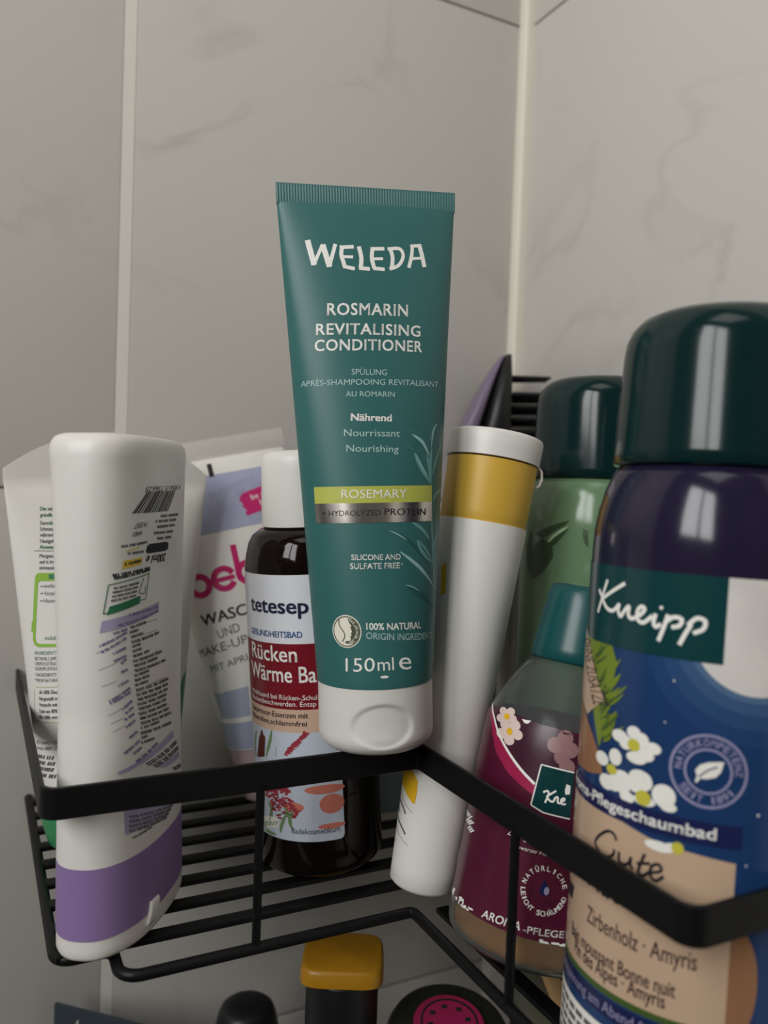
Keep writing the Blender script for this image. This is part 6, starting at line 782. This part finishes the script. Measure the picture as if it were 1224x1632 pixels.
t = thing('scrub_jar', 'round black jar with a pink perforated lid disc in the lower tray', 'jar', frame((38, 41, LOWZ), -27, (-.075, -.16, 1)))
MB().body(Body([(6, 20, 20, 2), (7, 21.5, 21.5, 2), (up(-62), 23.6, 23.6, 2), (up(-58), 23.2, 23.2, 2), (up(-55), 21.6, 21.6, 2), (up(-54), 19.5, 19.5, 2)]), 64, 10).build('jar_body', 'olive_black', t, smooth=60)
h0 = up(-54)
d_ = MB().body(Body([(h0 - .4, 13.2, 13.2, 2), (h0 + 1.6, 13.2, 13.2, 2), (h0 + 2.2, 12.6, 12.6, 2)]), 56, 4).build('perforated_disc', 'pink_disc', t, smooth=40)
rings = []
for r_, z_ in ((9.9, 2.25), (9.9, 2.5), (10.6, 2.5), (10.6, 2.25)):
    rings.append([(r_ * math.cos(a), r_ * math.sin(a), h0 + z_) for a in np.linspace(0, 2 * math.pi, 48, endpoint=False)])
MB().loft(rings, cap0=False, cap1=False).build('groove_ring', 'olive_black', d_, smooth=0)
for k in range(8):
    a = math.pi / 4 * k + .2; x, y = 7.1 * math.cos(a), 7.1 * math.sin(a)
    MB().box(x - 1.05, x + 1.05, y - .95, y + .95, h0 + 1.9, h0 + 2.32, bev=.2).build('perforation', 'olive_black', d_)

t = thing('deodorant_can', 'black round-shouldered cap rising from the lower tray below the slats', 'bottle', frame((-25, 96, LOWZ), 0, (0, 0, 1)))
MB().body(Body(rounded(0, up(-112), 15, 2, 3)), 40, 10).build('can_body', 'black_plastic', t, smooth=60)
MB().body(Body([(up(-112), 14.5, 14.5, 2), (up(-92), 13.6, 13.6, 2), (up(-86), 12.2, 12.2, 2), (up(-83.6), 11.2, 11.2, 2), (up(-82.2), 9.4, 9.4, 2), (up(-81.6), 6.5, 6.5, 2), (up(-81.4), 2, 2, 2)]), 40, 4).build('cap', 'black_plastic', t, smooth=60)

PER4 = 2 * math.pi * 19
st = [(0, 16, 16, 2), (20, 17, 17, 2), (21, 19, 19, 2)]
for k in range(1, 16):
    z = 21 + (up(-96.5) - 21) * k / 15; w = 19 + 10.6 * k / 15; st.append((z, w, max(ell_depth(w, PER4), .7), 2))
t = thing('hand_cream_tube', 'dark slate tube with ribbed crimp standing in the lower tray', 'tube', frame((-76.5, 115.5, LOWZ), -43, (.0, .0, 1)))
MB().body(Body(st), 72, 8).build('tube_body', 'slate', t, smooth=60)
mb = MB(); prof = [(-29.8 + 59.6 * j / 110, -.8 - (.25 if j % 2 else 0)) for j in range(111)] + [(29.8, .8), (-29.8, .8)]
mb.loft([[(x, y, up(z)) for x, y in prof] for z in (-97, -86.5)])
mb.build('crimp_seal', 'slate', t, smooth=15)
c4 = Body([(up(-110), 29.8, 1.06, 8), (up(-80), 29.8, 1.06, 8)])
V, F = glyphs('4', .02); decal(t, 'batch_number', 'print_white', c4, [(np.array([-18.5, up(-93.5)]) + V * np.array([1.6, 3.0]), F)], .12)

t = thing('bath_brush', 'pale wooden bath brush with grey bristle pad in the lower tray', 'brush', frame((64.5, 4.5, LOWZ), -24, (.0, .0, 1)))
MB().box(2, 9, -34, 34, 0, up(-52), bev=2).build('wooden_back', 'pale_wood', t, smooth=50)
MB().box(-9, 2, -31, 31, 2, up(-55), bev=1).build('bristle_pad', 'pad_grey', t, smooth=50)
